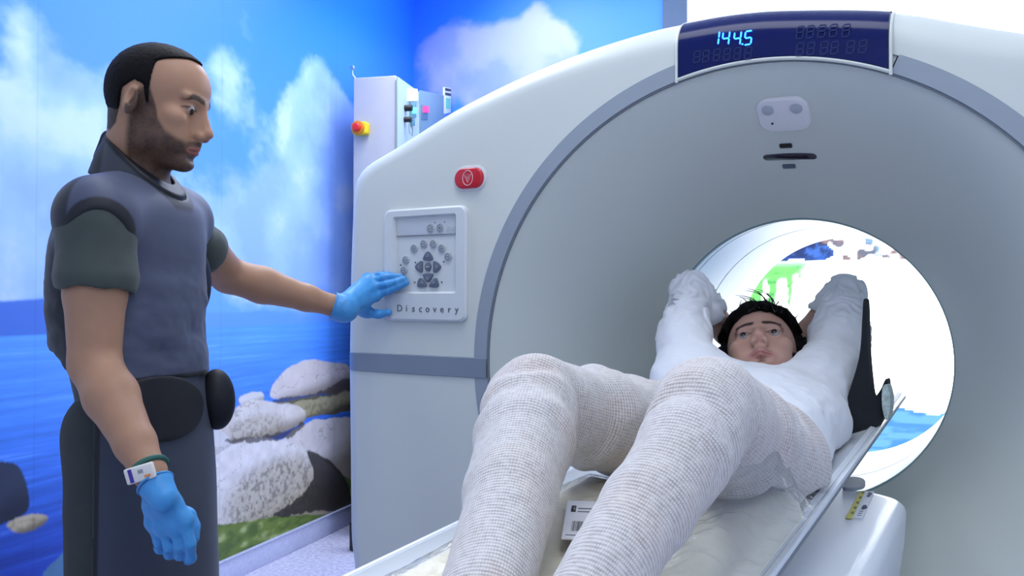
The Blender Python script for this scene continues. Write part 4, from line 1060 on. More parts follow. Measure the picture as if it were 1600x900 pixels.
lf = [[pan(606, 455, .032), pan(622, 448, .024), pan(635, 442, .016)], [pan(604, 444, .036), pan(620, 440, .027), pan(632, 436, .018)],
      [pan(600, 434, .034), pan(614, 432, .025), pan(626, 432, .018)], [pan(594, 430, .030), pan(606, 430, .024), pan(617, 431, .018)]]
hand(g2, (lwr + (lwr - lel).normalized() * .025, .030), lm, lf, [pan(560, 478, .052), pan(576, 489, .042), pan(592, 491, .034), pan(607, 488, .026)], (0, 1, 0), .0092, .0155)
g2.cone(lm[0].lerp(lwr, .4), pan(566, 482, .048), .020, .017, .02)
wd2 = (lwr - lel).normalized(); g2.cone(lwr + wd2 * .0, lwr + wd2 * .035, .032, .030, .012); g2.plane(A3(lwr + wd2 * .002), -wd2, .002)
g2.disp = fold((60, 60, 60), .0026); g2.mesh('glove', .0021, M_glove, tech)
for c, n, r in ((rwr + wd * .023, wd, .0275), (lwr + wd2 * .003, wd2, .0320)):
    bm = bmesh.new(); tube(bm, ringpts(c, n, r, 32), .0017, 8, True); obj('glove_cuff', bm, M_glove, tech)
# wrist dosimeter: green band with a white badge facing the viewer
bc = rwr - wd * .006; Mb = frame(bc, RTH * .93 + UPW * .28, FWH * -1.); 
bm = bmesh.new(); tube(bm, ringpts(bc, wd, .0285, 36), .0045, 8, True); obj('wrist_strap', bm, mat('strap_green', rgb(40, 92, 84), rough=.6), tech)
Mb = Mb @ Matrix.Translation((.002, 0, .0325)); bm = bmesh.new(); rbox(bm, (0, 0, 0), (.046, .025, .009), .003, 3, Mb); bd = obj('wrist_badge', bm, mat('badge_white', rgb(226, 222, 218), rough=.4), tech)
bm = bmesh.new(); rbox(bm, (-.013, 0, .0046), (.006, .021, .001), .0002, 1, Mb); obj('badge_stripe', bm, mat('stripe_violet', rgb(70, 50, 150), rough=.5), bd)
bm = bmesh.new(); rbox(bm, (.012, -.006, .0046), (.010, .004, .001), .0002, 1, Mb); obj('badge_mark', bm, mat('mark_orange', rgb(230, 150, 80), rough=.5), bd)
bm = bmesh.new(); rbox(bm, (.003, .003, .0046), (.008, .006, .001), .0002, 1, Mb); obj('badge_picture', bm, mat('mark_grey', rgb(150, 150, 160), rough=.5), bd)
adopt(tech)

# ------------------------------------------------------------------ patient table
table = thing('patient_table', 'long white scanner table with raised cradle running into the bore', 'table', (0, -.8, 0))
M_tab = mat('table_shell', rgb(222, 228, 238), rough=.32, noise=.012, nscale=4, coat=.15); M_crad = mat('cradle_plastic', rgb(206, 212, 222), rough=.4, noise=.015, nscale=5)
def loft_y(name, prof, ys, m, parent, scale=None, cap=True, sharp=40):
    """closed section prof (x,z) swept along y; scale(y)->(sx, zshift)"""
    rows = []
    cxm = sum(p[0] for p in prof) / len(prof)
    for y in ys:
        sx, dz = scale(y) if scale else (1, 0); rows.append([(cxm + (x - cxm) * sx, y, z + dz) for x, z in prof])
    bm = bmesh.new(); R = [[bm.verts.new(p) for p in r] for r in rows]
    for a, b in zip(R[:-1], R[1:]):
        for k in range(len(prof)): bm.faces.new((a[k], a[(k + 1) % len(prof)], b[(k + 1) % len(prof)], b[k]))
    bm.faces.new(R[0][::-1]); bm.faces.new(R[-1])
    return obj(name, bm, m, parent, sharp=sharp)
# housing: a rounded trough-shaped body, its far end rounded in plan
def housing():
    t = bmesh.new(); pl = []
    x0, x1, y0, y1 = -.305, .285, -1.9, .075
    for (sx, sy, a0) in ((x1, y1, 0), (x0, y1, 90), (x0, y0, 180), (x1, y0, 270)):
        r = .075; cx_ = sx - math.copysign(r, sx); cy_ = sy - (r if sy == y1 else -r)
        for k in range(9): a = math.radians(a0 + 90 * k / 8); pl.append((cx_ + r * math.cos(a), cy_ + r * math.sin(a)))
    levels = [(.855, .030), (.8535, .018), (.850, .009), (.843, .003), (.833, 0), (.78, .003), (.70, .014), (.64, .034), (.60, .07)]
    cxm = -.01; cym = -.9; rows = []
    for z, ins in levels:
        rows.append([t.verts.new((x - math.copysign(ins, x - cxm), y - math.copysign(ins, y - cym), z)) for x, y in pl])
    for a, b in zip(rows[:-1], rows[1:]):
        for k in range(len(pl)): t.faces.new((a[k], a[(k + 1) % len(pl)], b[(k + 1) % len(pl)], b[k]))
    t.faces.new(rows[0]); t.faces.new(rows[-1]); return t
obj('table_housing', housing(), M_tab, table, sharp=50)
bm = bmesh.new(); rbox(bm, (0, -.95, .33), (.36, 1.3, .56), .03, 4); rbox(bm, (0, -.95, .03), (.62, 1.8, .06), .02, 3); obj('table_pedestal', bm, M_grey, table)
# cradle: curved tray with lips
cp = []
for k in range(25):
    x = -.19 + .38 * k / 24; cp.append((x, .876 + .030 * (abs(x) / .19) ** 2.2))
cp += [(.198, .913), (.207, .910), (.207, .899), (.198, .889)] + [(x, z - .018) for x, z in cp[::-1][2:-2]] + [(-.198, .889), (-.207, .899), (-.207, .910), (-.198, .913)]
def rise(y): return float(np.interp(y, [-1.2, .75], [-.012, .068]))
loft_y('cradle', cp, [-1.85, -1.2, -.2, .3, .75], M_crad, table, scale=lambda y: (1, rise(y)))
for s in (-1, 1):
    bm = bmesh.new(); rbox(bm, (s * .2115, 0, 0), (.009, 1.95, .016), .003, 2, Matrix.Translation((0, -.225, .903 + rise(-.225))) @ Matrix.Rotation(math.atan(.08 / 1.95), 4, 'X')); obj('cradle_rail', bm, M_tab, table)
    bm = bmesh.new(); rbox(bm, (s * .2165, 0, 0), (.002, 1.95, .005), .0008, 1, Matrix.Translation((0, -.225, .901 + rise(-.225))) @ Matrix.Rotation(math.atan(.08 / 1.95), 4, 'X')); obj('rail_groove', bm, M_seam, table)
# grey latch at the end of the housing and the warning sticker
def onz(px, py, z): r = at(px, py, 1) - CAM; return CAM + r * ((z - CAM.z) / r.z)
def patch(name, pts, z, m, parent, th=.0012):
    P_ = [onz(px, py, z) for px, py in pts]; b = bmesh.new(); vs = [b.verts.new(p) for p in P_]; f = b.faces.new(vs)
    e = bmesh.ops.extrude_face_region(b, geom=[f]); bmesh.ops.translate(b, vec=(0, 0, th), verts=[g for g in e['geom'] if isinstance(g, bmesh.types.BMVert)])
    return obj(name, b, m, parent, smooth=False)
patch('end_latch', smoothpoly([(1316, 764), (1328, 750), (1345, 751), (1352, 757), (1348, 764), (1332, 767)], 4), .856, M_grey, table, .006)
st = patch('warning_sticker', [(1321, 809), (1343, 768), (1366, 769), (1348, 811)], .8556, mat('sticker_base', rgb(214, 220, 232), rough=.4), table)
patch('sticker_yellow', [(1321, 810), (1343, 768), (1352, 768), (1331, 811)], .8566, mat('sticker_yellow_mat', rgb(206, 200, 84), rough=.4), st)
for k in range(5): patch('sticker_yellow_text', [(1329 + 4.2 * k, 803 - 8 * k), (1330.5 + 4.2 * k, 799.5 - 8 * k), (1335 + 4 * k, 800 - 8 * k), (1333.5 + 4 * k, 803.5 - 8 * k)], .8576, mat('sticker_ink', rgb(120, 110, 60), rough=.5), st, .0004)
for pts in ([(1354, 776), (1357, 770), (1363, 771), (1361, 774), (1358, 777)], [(1346, 794), (1349, 790), (1354, 790), (1355, 794), (1350, 796)]): patch('sticker_symbol', pts, .8566, mat('sticker_symbol_ink', rgb(40, 40, 90), rough=.5), st)
for k in range(4): patch('sticker_text', [(1337 + 1.6 * k + 2, 806 - 3.2 * k), (1338 + 1.6 * k + 2, 804.6 - 3.2 * k), (1346 + 1.6 * k, 804.8 - 3.2 * k), (1345 + 1.6 * k, 806.2 - 3.2 * k)], .8566, mat('sticker_text_ink', rgb(120, 128, 150), rough=.5), st, .0004)
for px, py in ((1302, 753), (1307, 742), (1314, 738)):
    patch('cradle_mark', [(px - 1.5, py), (px, py - 2.5), (px + 2.5, py - 2), (px + 1, py + 1.5)], .932, M_grey, table)
adopt(table)

# ------------------------------------------------------------------ padded cushion under the legs, wrapped in clear plastic
cush = thing('leg_cushion', 'cream leg cushion wrapped in clear plastic on the table under the patient\'s legs', 'cushion', (.0, -.95, .89))
M_cream = mat('cream_foam', rgb(236, 228, 210), rough=.7, noise=.04, nscale=9, bump=.2, bscale=60)
def cushion_top(x, y):
    e = np.clip(np.minimum(np.minimum(.205 - x, x + .135), np.minimum(-.50 - y, y + 1.62)) / .045, 0, 1)
    return .882 + np.interp(y, [-1.2, .75], [-.012, .068]) + .055 * np.sqrt(1 - (1 - e) ** 2) + .006 * (fbm(np.stack([x * 7, y * 5, x * 0], -1), 3) - .5) + .022 * (np.abs(x) / .2) ** 2
gx = np.linspace(-.135, .205, 60); gy = np.linspace(-1.62, -.50, 130); X, Y = np.meshgrid(gx, gy, indexing='ij'); Zt = cushion_top(X, Y)
Pt = np.stack([X, Y, Zt], -1); Pb = np.stack([X * .92, Y, .882 + np.interp(Y, [-1.2, .75], [-.012, .068]) + .030 * (np.abs(X) / .205) ** 2.2], -1)
n0 = X.size; idx = np.arange(n0).reshape(X.shape); Fq = np.stack([idx[:-1, :-1], idx[1:, :-1], idx[1:, 1:], idx[:-1, 1:]], -1).reshape(-1, 4)
rim = np.concatenate([idx[0, :], idx[1:, -1], idx[-1, -2::-1], idx[-2:0:-1, 0]]); rim2 = np.roll(rim, -1)
Fs = np.stack([rim2, rim, rim + n0, rim2 + n0], -1)
fastmesh('pad', np.vstack([Pt.reshape(-1, 3), Pb.reshape(-1, 3)]), np.vstack([Fq, Fq[:, ::-1] + n0, Fs]), M_cream, cush)
# clear film
mp = D.materials.new('clear_plastic_film'); mp.use_nodes = True; nn = mp.node_tree.nodes; LL = mp.node_tree.links
for x in list(nn):
    if x.type != 'OUTPUT_MATERIAL': nn.remove(x)
out = [x for x in nn if x.type == 'OUTPUT_MATERIAL'][0]
tr_ = nn.new('ShaderNodeBsdfTransparent'); tr_.inputs[0].default_value = (.97, .98, .98, 1); gl = nn.new('ShaderNodeBsdfGlossy'); gl.inputs['Roughness'].default_value = .12; df = nn.new('ShaderNodeBsdfDiffuse'); df.inputs[0].default_value = rgb(214, 222, 236)
mx = nn.new('ShaderNodeMixShader'); mx2 = nn.new('ShaderNodeMixShader'); lw = nn.new('ShaderNodeLayerWeight'); lw.inputs['Blend'].default_value = .14
tc = nn.new('ShaderNodeTexCoord'); tn1 = nn.new('ShaderNodeTexNoise'); tn1.inputs['Scale'].default_value = 26; tn1.inputs['Detail'].default_value = 6; tn1.inputs['Distortion'].default_value = 1.2
bp = nn.new('ShaderNodeBump'); bp.inputs['Strength'].default_value = .45; bp.inputs['Distance'].default_value = .010
LL.new(tc.outputs['Object'], tn1.inputs['Vector']); LL.new(tn1.outputs['Fac'], bp.inputs['Height'])
for x in (gl, df): LL.new(bp.outputs[0], x.inputs['Normal'])
mx2.inputs[0].default_value = .05; LL.new(tr_.outputs[0], mx2.inputs[1]); LL.new(df.outputs[0], mx2.inputs[2])
LL.new(lw.outputs['Fresnel'], mx.inputs[0]); LL.new(mx2.outputs[0], mx.inputs[1]); LL.new(gl.outputs[0], mx.inputs[2]); LL.new(mx.outputs[0], out.inputs['Surface'])
def film(name, gx, gy, fz, parent):
    X, Y = np.meshgrid(gx, gy, indexing='ij'); Z = fz(X, Y); Z = np.maximum(Z, .917 + np.interp(Y, [-1.2, .75], [-.012, .068]) - .06 * (1 - sst(.188, .196, X))); P_ = np.stack([X, Y, Z], -1)
    return gridmesh(name, P_, mp, parent, sharp=None)
def ridged(x, y, s, sd): return 1 - 2 * np.abs(fbm(np.stack([x * s, y * s * .6, x * 0 + sd], -1), 4, .55) - .5)
def film_z(X, Y):
    base = cushion_top(np.clip(X, -.13, .2), np.clip(Y, -1.6, -.52)) + .004
    w_ = sst(.09, .17, X) * sst(.255, .20, X)                      # the loose film bunches up along the near side
    bulge = w_ * .010
    return base + bulge + .009 * (ridged(X, Y, 15, 2) - .6) * (1 + 1.2 * w_) + .003 * (ridged(X, Y, 50, 5) - .6)
film('plastic_wrap', np.linspace(-.135, .225, 120), np.linspace(-1.55, -.505, 260), film_z, cush)
# the loose end of the film stands up in a crumpled fold along the near side
mq = mp.copy(); mq.name = 'milky_plastic_fold'
for n_ in mq.node_tree.nodes:
    if n_.type == 'MIX_SHADER' and not n_.inputs[0].is_linked: n_.inputs[0].default_value = .15
    if n_.type == 'BUMP': n_.inputs['Strength'].default_value = .9
    if n_.type == 'BSDF_GLOSSY': n_.inputs['Roughness'].default_value = .07
    if n_.type == 'LAYER_WEIGHT': n_.inputs['Blend'].default_value = .20
def fold_z(X, Y):
    c_ = .158 + .018 * np.sin(Y * 9 + 1); w2 = np.exp(-np.abs((X - c_) / .036) ** 2.6)
    h_ = .118 * np.exp(-((Y + .635) / .085) ** 2) + .045 * sst(-.60, -.70, Y) * (1 + .35 * np.sin(Y * 23))
    n_ = ridged(X, Y, 13, 8) - .6
    return cushion_top(np.clip(X, -.13, .2), np.clip(Y, -1.6, -.52)) + .010 + w2 * np.maximum(h_ * (1 + .5 * n_), .004) + .010 * n_ * w2
film('plastic_fold', np.linspace(.105, .232, 100), np.linspace(-1.5, -.53, 300), fold_z, cush).data.materials[0] = mq
# label card lying in the film
pz = onz(920, 815, .95)
for _ in range(6): pz = onz(920, 815, float(film_z(np.array([[pz.x]]), np.array([[pz.y]]))[0, 0]))
cz_ = pz.z + .006
def lab(name, pts, z, m, parent, th=.0008): return patch(name, pts, z, m, parent, th)
M_card = mat('label_card', rgb(226, 226, 232), rough=.5); M_ink = mat('label_ink', rgb(44, 44, 54), rough=.5); M_ink2 = mat('label_ink_pale', rgb(120, 122, 134), rough=.5)
c00, c10, c11, c01 = (877, 843), (950, 846), (962, 786), (887, 784)
def cpt(a, b):
    x = (c00[0] * (1 - a) + c10[0] * a) * (1 - b) + (c01[0] * (1 - a) + c11[0] * a) * b; y = (c00[1] * (1 - a) + c10[1] * a) * (1 - b) + (c01[1] * (1 - a) + c11[1] * a) * b; return (x, y)
card = lab('product_label', [cpt(0, 0), cpt(1, 0), cpt(1, 1), cpt(0, 1)], cz_, M_card, cush, .0015)
def crect(name, a0, a1, b0, b1, m): return lab(name, [cpt(a0, b0), cpt(a1, b0), cpt(a1, b1), cpt(a0, b1)], cz_ + .0017, m, card, .0003)
xa = .17; rr_ = random.Random(3); bm = bmesh.new(); bars = []
while xa < .86:
    wb = rr_.choice((.008, .012, .018)); bars.append((xa, xa + wb)); xa += wb + rr_.choice((.008, .012, .018))
bm = bmesh.new()
for a0, a1 in bars:
    q = [onz(*cpt(*t), cz_ + .0019) for t in ((a0, .24), (a1, .24), (a1, .50), (a0, .50))]; bm.faces.new([bm.verts.new(p) for p in q])
tag(obj('barcode', bm, M_ink, card, smooth=False), kind=None)
crect('label_mark', .10, .20, .74, .90, M_ink); crect('label_mark_centre', .13, .175, .79, .85, M_card); crect('label_line', .24, .62, .82, .845, M_ink2); crect('label_line', .24, .62, .74, .76, M_ink2)
crect('label_line', .62, .86, .62, .65, M_ink2); crect('label_line', .07, .42, .12, .135, M_ink2)
adopt(cush)

# ------------------------------------------------------------------ pillow and dark arm strap
M_pil = mat('pillow_cotton', rgb(206, 214, 232), rough=.8, noise=.03, bump=.2, bscale=300)
pf = F(); pc = at(1188, 600, 2.06); pc.z = .99; pf.box(pc, (.155, .13, .060), None, .05, .005); pf.disp = fold((11, 11, 11), .02); pf.damp = .012; pf.add(lambda p: (.876 + .030 * (np.clip(np.abs(p[..., 0]), 0, .205) / .19) ** 2.2 + np.interp(p[..., 1], [-1.2, .75], [-.012, .068]) + .012 - p[..., 2]).astype(np.float32), .004, 'i')
tag(pf.mesh('pillow', .006, M_pil), 'pale blue pillow on the cradle under the patient\'s head', 'pillow')
M_strap = mat('strap_black', rgb(16, 20, 28), rough=.7, noise=.15, nscale=40, bump=.3, bscale=400)
sp = thing('arm_strap', 'black fabric side support strap standing beside the patient\'s left arm', 'strap', tuple(at(1350, 640, 1.75)))
def sheet_at(name, pts, d0, th, m, parent, bow=.0):
    P_ = [at(px, py, d0) for px, py in smoothpoly(pts, 4)]; b = bmesh.new(); f = b.faces.new([b.verts.new(p) for p in P_])
    e = bmesh.ops.extrude_face_region(b, geom=[f]); bmesh.ops.translate(b, vec=V((.12, .99, 0)) * th, verts=[g for g in e['geom'] if isinstance(g, bmesh.types.BMVert)])
    bmesh.ops.triangulate(b, faces=[f for f in b.faces if len(f.verts) > 4]); return obj(name, b, m, parent, sharp=50)
sheet_at('strap_web', [(1349, 470), (1353, 475), (1355, 540), (1359, 590), (1364, 620), (1375, 610), (1384, 592), (1387, 608), (1385, 640), (1374, 662), (1362, 680), (1345, 690), (1325, 692), (1320, 640), (1342, 560), (1347, 500)], 1.76, .03, M_strap, sp)
sheet_at('strap_tag', [(1379, 606), (1386, 602), (1391, 625), (1388, 650), (1383, 655), (1378, 632)], 1.752, .034, mat('tag_white', rgb(186, 200, 200), rough=.6, noise=.3, nscale=120), sp)
adopt(sp)

def rest_z(x, y):
    x = np.asarray(x, float); y = np.asarray(y, float); z = .876 + .030 * (np.clip(np.abs(x), 0, .205) / .19) ** 2.2 + np.interp(y, [-1.2, .75], [-.012, .068])
    cu = (x > -.13) & (x < .2) & (y < -.505); return np.where(cu, np.maximum(z, cushion_top(np.clip(x, -.13, .2), np.clip(y, -1.6, -.51)) + .004), z)
def rest_cut(gap): return lambda p: np.where(np.abs(p[..., 0]) < .215, rest_z(p[..., 0], p[..., 1]) + gap - p[..., 2], -1.).astype(np.float32)
# ------------------------------------------------------------------ the patient
pat = thing('person', 'man lying on the table in white shirt and beige knit trousers, hands behind head', 'person', (.0, -.2, .90))
AW = V((FW.x * math.cos(.29) + RT.x * math.sin(.29), FW.y * math.cos(.29) + RT.y * math.sin(.29), 0)).normalized()   # away from the viewer at the head
SDp = V((AW.y, -AW.x, 0))                                                                                       # towards his left
HP = hframe(at(1192, 566, 1.95), (UPW * .79 - AW * .61 - SDp * .10), (AW * .79 + UPW * .61 - SDp * .06), 1.08)
prs = at(1062, 598, 1.82); pls = at(1300, 600, 1.86); pre = at(1077, 455, 2.02); ple = at(1322, 460, 2.08); prw = at(1150, 536, 2.10); plw = at(1250, 532, 2.13)
chest = at(1192, 655, 1.73); belly = at(1158, 692, 1.52); pelv = at(1120, 706, 1.36)
Rt = frame((0, 0, 0), (chest - pelv)).to_3x3()
rhip = at(1034, 684, 1.40); lhip = at(1196, 722, 1.30); rkn = at(834, 628, 1.10); lkn = at(1106, 642, .93); ran = at(738, 1010, .68); lan = at(872, 1020, .62)
rkn_t = at(835, 622, 1.10)
pb = F(); head(pb, HP, 1.08); lid_slits(pb, HP, 1.08, .0038)
pb.cone(HP @ V((-.030, 0, -.05)), at(1188, 618, 1.93), .052, .040, .02)
pb.ell(chest, (.15, .13, .078), Rt, .03); pb.cone(pelv, chest, .070, .070, .04)
for s, e, w_ in ((prs, pre, prw), (pls, ple, plw)):
    pb.cone(at(1190, 620, 1.82), s, .045, .048, .03)
    pb.chain([(s, .045), (s.lerp(e, .5), .042), (e, .036)], .01); pb.chain([(e, .037), (e.lerp(w_, .3), .040), (e.lerp(w_, .8), .031), (w_, .026)], .01)
    dn = (w_ - e).normalized()
    inn = (at(1200, 560, 2.12) - w_).normalized(); up_ = inn.cross(dn).normalized()
    for i in range(4):
        b0 = w_ + inn * .055 + dn.cross(up_).normalized() * 0 + up_ * (.024 - .016 * i); pb.cone(w_, b0, .024, .013, .012); pb.chain([(b0, .010), (b0 + inn * .03, .009), (b0 + inn * .05 - AW * .01, .008)], .004)
    pb.chain([(w_ + up_ * .01, .018), (w_ + up_ * .035 + inn * .02, .012), (w_ + up_ * .045 + inn * .05, .0095)], .008)
for h, k_, a_ in ((rhip, rkn, ran), (lhip, lkn, lan)):
    pb.cone(pelv, h, .075, .07, .04); pb.chain([(h, .068), (k_, .048)], .02); pb.chain([(k_, .042), (k_.lerp(a_, .3), .037), (k_.lerp(a_, .9), .028), (a_, .028)], .02)
    fw_ = (a_ - k_).normalized(); toe = (UPW * .15 - AW * .95).normalized()
    pb.cone(a_, a_ + fw_ * .05, .03, .028, .02); pb.cone(a_ + fw_ * .045 - toe * .02, a_ + fw_ * .05 + toe * .13, .027, .020, .02)
base_t = skin_tint((186, 146, 132), HP, beard=0, lips=(168, 106, 106), brow=(22, 18, 24))
def pat_tint(vs):
    c = base_t(vs); I = np.array(HP.inverted()); q = vs @ I[:3, :3].T + I[:3, 3]; f, l, u = q.T; al = np.abs(l)
    def put(col, m): c[:] = c + (s2l(col) - c) * np.clip(m, 0, 1)[:, None]
    n = vnoise(vs * 900)
    put((60, 42, 44), sst(.011, .004, np.hypot(l * .9, (u + .090) * 1.2)) * sst(.07, .08, f) * (.5 + .4 * n))
    put((96, 74, 72), sst(.004, .001, np.abs(u + .0630 + .25 * al)) * sst(.026, .018, al) * sst(.07, .08, f) * .45)
    put((120, 92, 84), sst(-.088, -.11, u) * sst(.05, .03, al) * sst(.02, .05, f) * .35 * (.6 + .4 * n))
    return c
pb.add(rest_cut(.008), .006, 'i')
pb.mesh('body', .0026, M_skin, pat, tint=pat_tint)
eyeballs(HP, 1.08, pat, (-4, -6))
def hair_p(f, al, u):
    fringe = .066 - u - .012 * sst(.02, .0, al) * 0 + .006 * np.sin(al * 260)
    side = f - .016 + .012 * np.sin(u * 130) * .5
    return np.maximum(np.minimum(fringe, side), -.078 - u)
hair_cap('hair', None, HP, 1.08, hair_p, .0215, M_hair, pat, h=.0026, disp=lambda p: ((fbm(p * 45, 3) - .5) * .016 + (vnoise(p * np.array((320, 90, 320), np.float32)) - .5) * .003).astype(np.float32))
M_strand = mat('hair_strand', rgb(14, 13, 18), rough=.35, spec=.5)
rs = random.Random(5); bm = bmesh.new()
for k in range(26):
    l = rs.gauss(-.005, .036); al = abs(l); u0 = rs.uniform(.055, .115); f0 = math.sqrt(max(.0, 1 - (l / .092) ** 2 - ((u0 - .035) / .10) ** 2)) * .105 - .004
    p = V((f0, l, u0)); d = V((rs.uniform(.15, .9), rs.uniform(-.7, .7), rs.uniform(.2, 1.0))).normalized(); pts = [HP @ p]; L = rs.uniform(.014, .032) * (1.6 if -.04 < l < .0 and rs.random() < .35 else 1)
    cdir = V((rs.uniform(-.2, .5), rs.uniform(-.8, .8), rs.uniform(-1.2, -.2)))
    for j in range(6):
        p = p + d * L / 6; d = (d + cdir * .22).normalized(); pts.append(HP @ p)
    tube(bm, pts, [.0016, .0016, .0014, .0012, .001, .0008, .0005], 5)
tag(obj('hair_strands', bm, M_strand, pat), kind='stuff')
bm = bmesh.new()
for k in range(6):   # the curled forelock standing above the forehead
    p = V((.050 + .003 * (k * 7 % 5), .008 + .007 * (k * 3 % 5), .103)); d = V((.45 + .06 * (k % 3), .1 + .09 * (k * 5 % 6), .75)).normalized(); pts = [HP @ p]
    for j in range(10): p = p + d * (.0068 + .0003 * k); d = (d + V((.10, -.42 - .02 * k, -.20))  * .55).normalized(); pts.append(HP @ p)
    tube(bm, pts, [.0015] * 6 + [.0012, .001, .0008, .0006, .0004], 5)
tag(obj('forelock', bm, M_strand, pat), kind='stuff')

# shirt
M_shirt = mat('white_cotton', rgb(228, 230, 238), rough=.85, noise=.02, nscale=20, bump=.15, bscale=900, sheen=.2)
sh = F(); sh.ell(chest, (.20, .170, .112), Rt, .03); sh.ell(belly, (.19, .155, .102), Rt, .09); sh.ell(pelv, (.13, .138, .088), Rt, .05)
sh.cone(at(1150, 614, 1.82), at(1240, 622, 1.84), .066, .064, .03)
arms = []
for s, e, w_, cut, sg in ((prs, pre, prw, .34, 1), (pls, ple, plw, .40, 1)):
    sh.cone(at(1190, 628, 1.80), s, .065, .060, .03); sh.cone(chest.lerp(s, .7), s.lerp(e, .35), .075, .058, .05)
    kk = 1.12 if s is pls else 1.0; sh.chain([(s, .062 * kk), (s.lerp(e, .5), .060 * kk), (e, .046)], .012); q = e.lerp(w_, cut); sh.cone(e, q, .047, .047, .01); arms.append((s, e, w_, q))
for s, e, w_, q in arms:
    dn = (w_ - e).normalized(); sh.cone(q + dn * .055, w_ + dn * .05, .055, .055, .003, 's')
HPI = np.array(HP.inverted(), np.float32)
sh.cone(HP @ V((.028, .004, -.098)), HP @ V((.0, 0, .02)), .064, .098, .010, 's')
def shirt_disp(p):
    d = (fbm(p * np.array((10, 8, 12), np.float32) + 2.2, 4, .55) - .5) * .026
    for s, e, w_, q in arms:
        a = A3(s); b = A3(e); ba = b - a; t = np.clip(((p - a) @ ba) / float(ba @ ba), -.2, 1.3); r = np.linalg.norm(p - a - t[..., None] * ba, axis=-1)
        d = d + .0042 * np.sin(t * 42 + 5 * (fbm(p * 16, 2) - .5) * 6) * sst(.3, .75, t) * sst(.13, .07, r)
    return d.astype(np.float32)
sh.disp = shirt_disp; sh.damp = .012; sh.p.append(('i', .004, rest_cut(.010)))
sh.mesh('shirt', .0036, M_shirt, pat)
b = bmesh.new(); bp_ = at(1268, 598, 1.688); bmesh.ops.create_uvsphere(b, u_segments=12, v_segments=8, radius=.004); bmesh.ops.translate(b, vec=bp_, verts=b.verts); obj('shirt_button', b, M_grey, pat)

# knitted trousers
mk = D.materials.new('beige_knit'); mk.use_nodes = True; nn = mk.node_tree.nodes; LL = mk.node_tree.links; bs = nn['Principled BSDF']; bs.inputs['Roughness'].default_value = .9; bs.inputs['Sheen Weight'].default_value = .25
at_ = nn.new('ShaderNodeVertexColor'); at_.layer_name = 'weave'; sx = nn.new('ShaderNodeSeparateXYZ'); LL.new(at_.outputs['Color'], sx.inputs[0])
def mth(op, a, b=None, c=None):
    n_ = nn.new('ShaderNodeMath'); n_.operation = op
    for i, v in enumerate((a, b, c)):
        if v is None: continue
        if isinstance(v, (int, float)): n_.inputs[i].default_value = v
        else: LL.new(v, n_.inputs[i])
    return n_.outputs[0]
tc = nn.new('ShaderNodeTexCoord'); tn_ = nn.new('ShaderNodeTexNoise'); tn_.inputs['Scale'].default_value = 140; tn_.inputs['Detail'].default_value = 4; LL.new(tc.outputs['Object'], tn_.inputs['Vector'])
tb_ = nn.new('ShaderNodeTexNoise'); tb_.inputs['Scale'].default_value = 11; LL.new(tc.outputs['Object'], tb_.inputs['Vector'])
wob = mth('MULTIPLY', mth('SUBTRACT', tn_.outputs['Fac'], .5), 2.2)
s1 = mth('SINE', mth('ADD', mth('MULTIPLY', sx.outputs[0], 2 * PI / .0048), wob)); s2 = mth('SINE', mth('ADD', mth('MULTIPLY', sx.outputs[1], 2 * PI / .0040), wob))
hgt = mth('ADD', mth('MULTIPLY', s1, .5), mth('MULTIPLY', mth('MULTIPLY', s2, .5), mth('ADD', mth('MULTIPLY', s1, .5), .6)))
cr = nn.new('ShaderNodeValToRGB'); cr.color_ramp.elements[0].position = .18; cr.color_ramp.elements[0].color = rgb(166, 160, 160); cr.color_ramp.elements[1].position = .62; cr.color_ramp.elements[1].color = rgb(212, 208, 208)
LL.new(mth('ADD', mth('MULTIPLY', mth('ADD', hgt, 1), .5), mth('MULTIPLY', mth('SUBTRACT', tn_.outputs['Fac'], .5), .8)), cr.inputs[0])
mxk = nn.new('ShaderNodeMix'); mxk.data_type = 'RGBA'; mxk.blend_type = 'MULTIPLY'; LL.new(cr.outputs[0], mxk.inputs[6])
cr2 = nn.new('ShaderNodeValToRGB'); cr2.color_ramp.elements[0].position = .4; cr2.color_ramp.elements[0].color = (1, 1, 1, 1); cr2.color_ramp.elements[1].position = .7; cr2.color_ramp.elements[1].color = (1, .93, .89, 1)
LL.new(tb_.outputs['Fac'], cr2.inputs[0]); LL.new(cr2.outputs[0], mxk.inputs[7]); mxk.inputs[0].default_value = .9; LL.new(mxk.outputs[2], bs.inputs['Base Color'])
bp = nn.new('ShaderNodeBump'); bp.inputs['Strength'].default_value = .4; bp.inputs['Distance'].default_value = .0010; LL.new(hgt, bp.inputs['Height']); LL.new(bp.outputs[0], bs.inputs['Normal'])
kt = F(); kt.ell(pelv, (.11, .150, .096), Rt, .05); legs = []
for h, k_, a_, s_ in ((rhip, rkn, ran, 1), (lhip, lkn, lan, 1)):
    kt.cone(pelv.lerp(h, .4), h, .092, .088, .05); kt.chain([(h, .087), (h.lerp(k_, .55), .073), (k_, .0610)], .02)
    thin = 1 if h is rhip else .86
    kt.chain([(k_, .0600), (k_.lerp(a_, .22), .0575 * thin), (k_.lerp(a_, .5), .048 * thin), (a_, .036 * thin)], .012); legs.append((h, k_, a_))
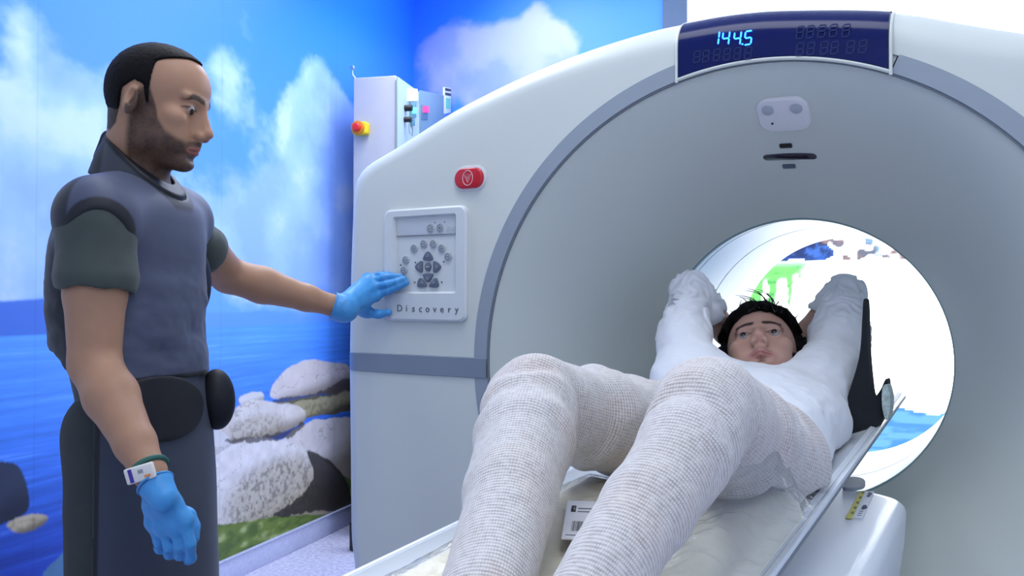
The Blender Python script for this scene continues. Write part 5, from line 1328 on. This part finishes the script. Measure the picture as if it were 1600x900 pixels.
kt.cone(belly - AW * .0, belly + AW * .3, .14, .16, .01, 's')
def seg(p, a, b):
    a = A3(a); b = A3(b); ba = b - a; L = np.linalg.norm(ba); t = ((p - a) @ ba) / L; tc_ = np.clip(t, 0, L); w_ = p - a - tc_[..., None] * ba / L; return t, L, np.linalg.norm(w_, axis=-1), w_
def knit_disp(p):
    d = (fbm(p * np.array((9, 9, 9), np.float32) + 6.1, 3) - .5) * .014
    for h, k_, a_ in legs:
        t, L, r, _ = seg(p, k_, a_); d = d + .0032 * np.sin(t * 95 + (fbm(p * 13, 2) - .5) * 9) * np.exp(-((t - .05) / .07) ** 2) * sst(.10, .07, r)
        t, L, r, _ = seg(p, k_, h); d = d + .0035 * np.sin(t * 70 + (fbm(p * 11, 2) - .5) * 9) * sst(.05, .1, t) * sst(.12, .08, r)
    return d.astype(np.float32)
kt.disp = knit_disp; kt.damp = .012; kt.p.append(('i', .004, rest_cut(.011)))
ko = kt.mesh('knit_trousers', .0034, mk, pat)
vs = np.empty(len(ko.data.vertices) * 3, np.float32); ko.data.vertices.foreach_get('co', vs); vs = vs.reshape(-1, 3)
best = np.full(len(vs), 1e9); S_ = np.zeros(len(vs)); A_ = np.zeros(len(vs))
for h, k_, a_ in legs:
    for (p0, p1, sg) in ((k_, a_, 1), (k_, h, -1)):
        t, L, r, w_ = seg(vs, p0, p1); ax = (A3(p1) - A3(p0)) / L; side = np.cross(ax, (0, 0, 1)); side /= np.linalg.norm(side); upx = np.cross(side, ax)
        ang = np.arctan2(w_ @ side, w_ @ upx * (1 if (upx[2] > 0) else -1)); m = r < best
        best = np.where(m, r, best); S_ = np.where(m, sg * t, S_); A_ = np.where(m, ang * .062 * (sg), A_)
ca_ = ko.data.color_attributes.new('weave', 'FLOAT_COLOR', 'POINT'); arr = np.zeros((len(vs), 4), np.float32); arr[:, 0] = S_ + 2; arr[:, 1] = A_ + 2; arr[:, 3] = 1; ca_.data.foreach_set('color', arr.ravel())
adopt(pat)
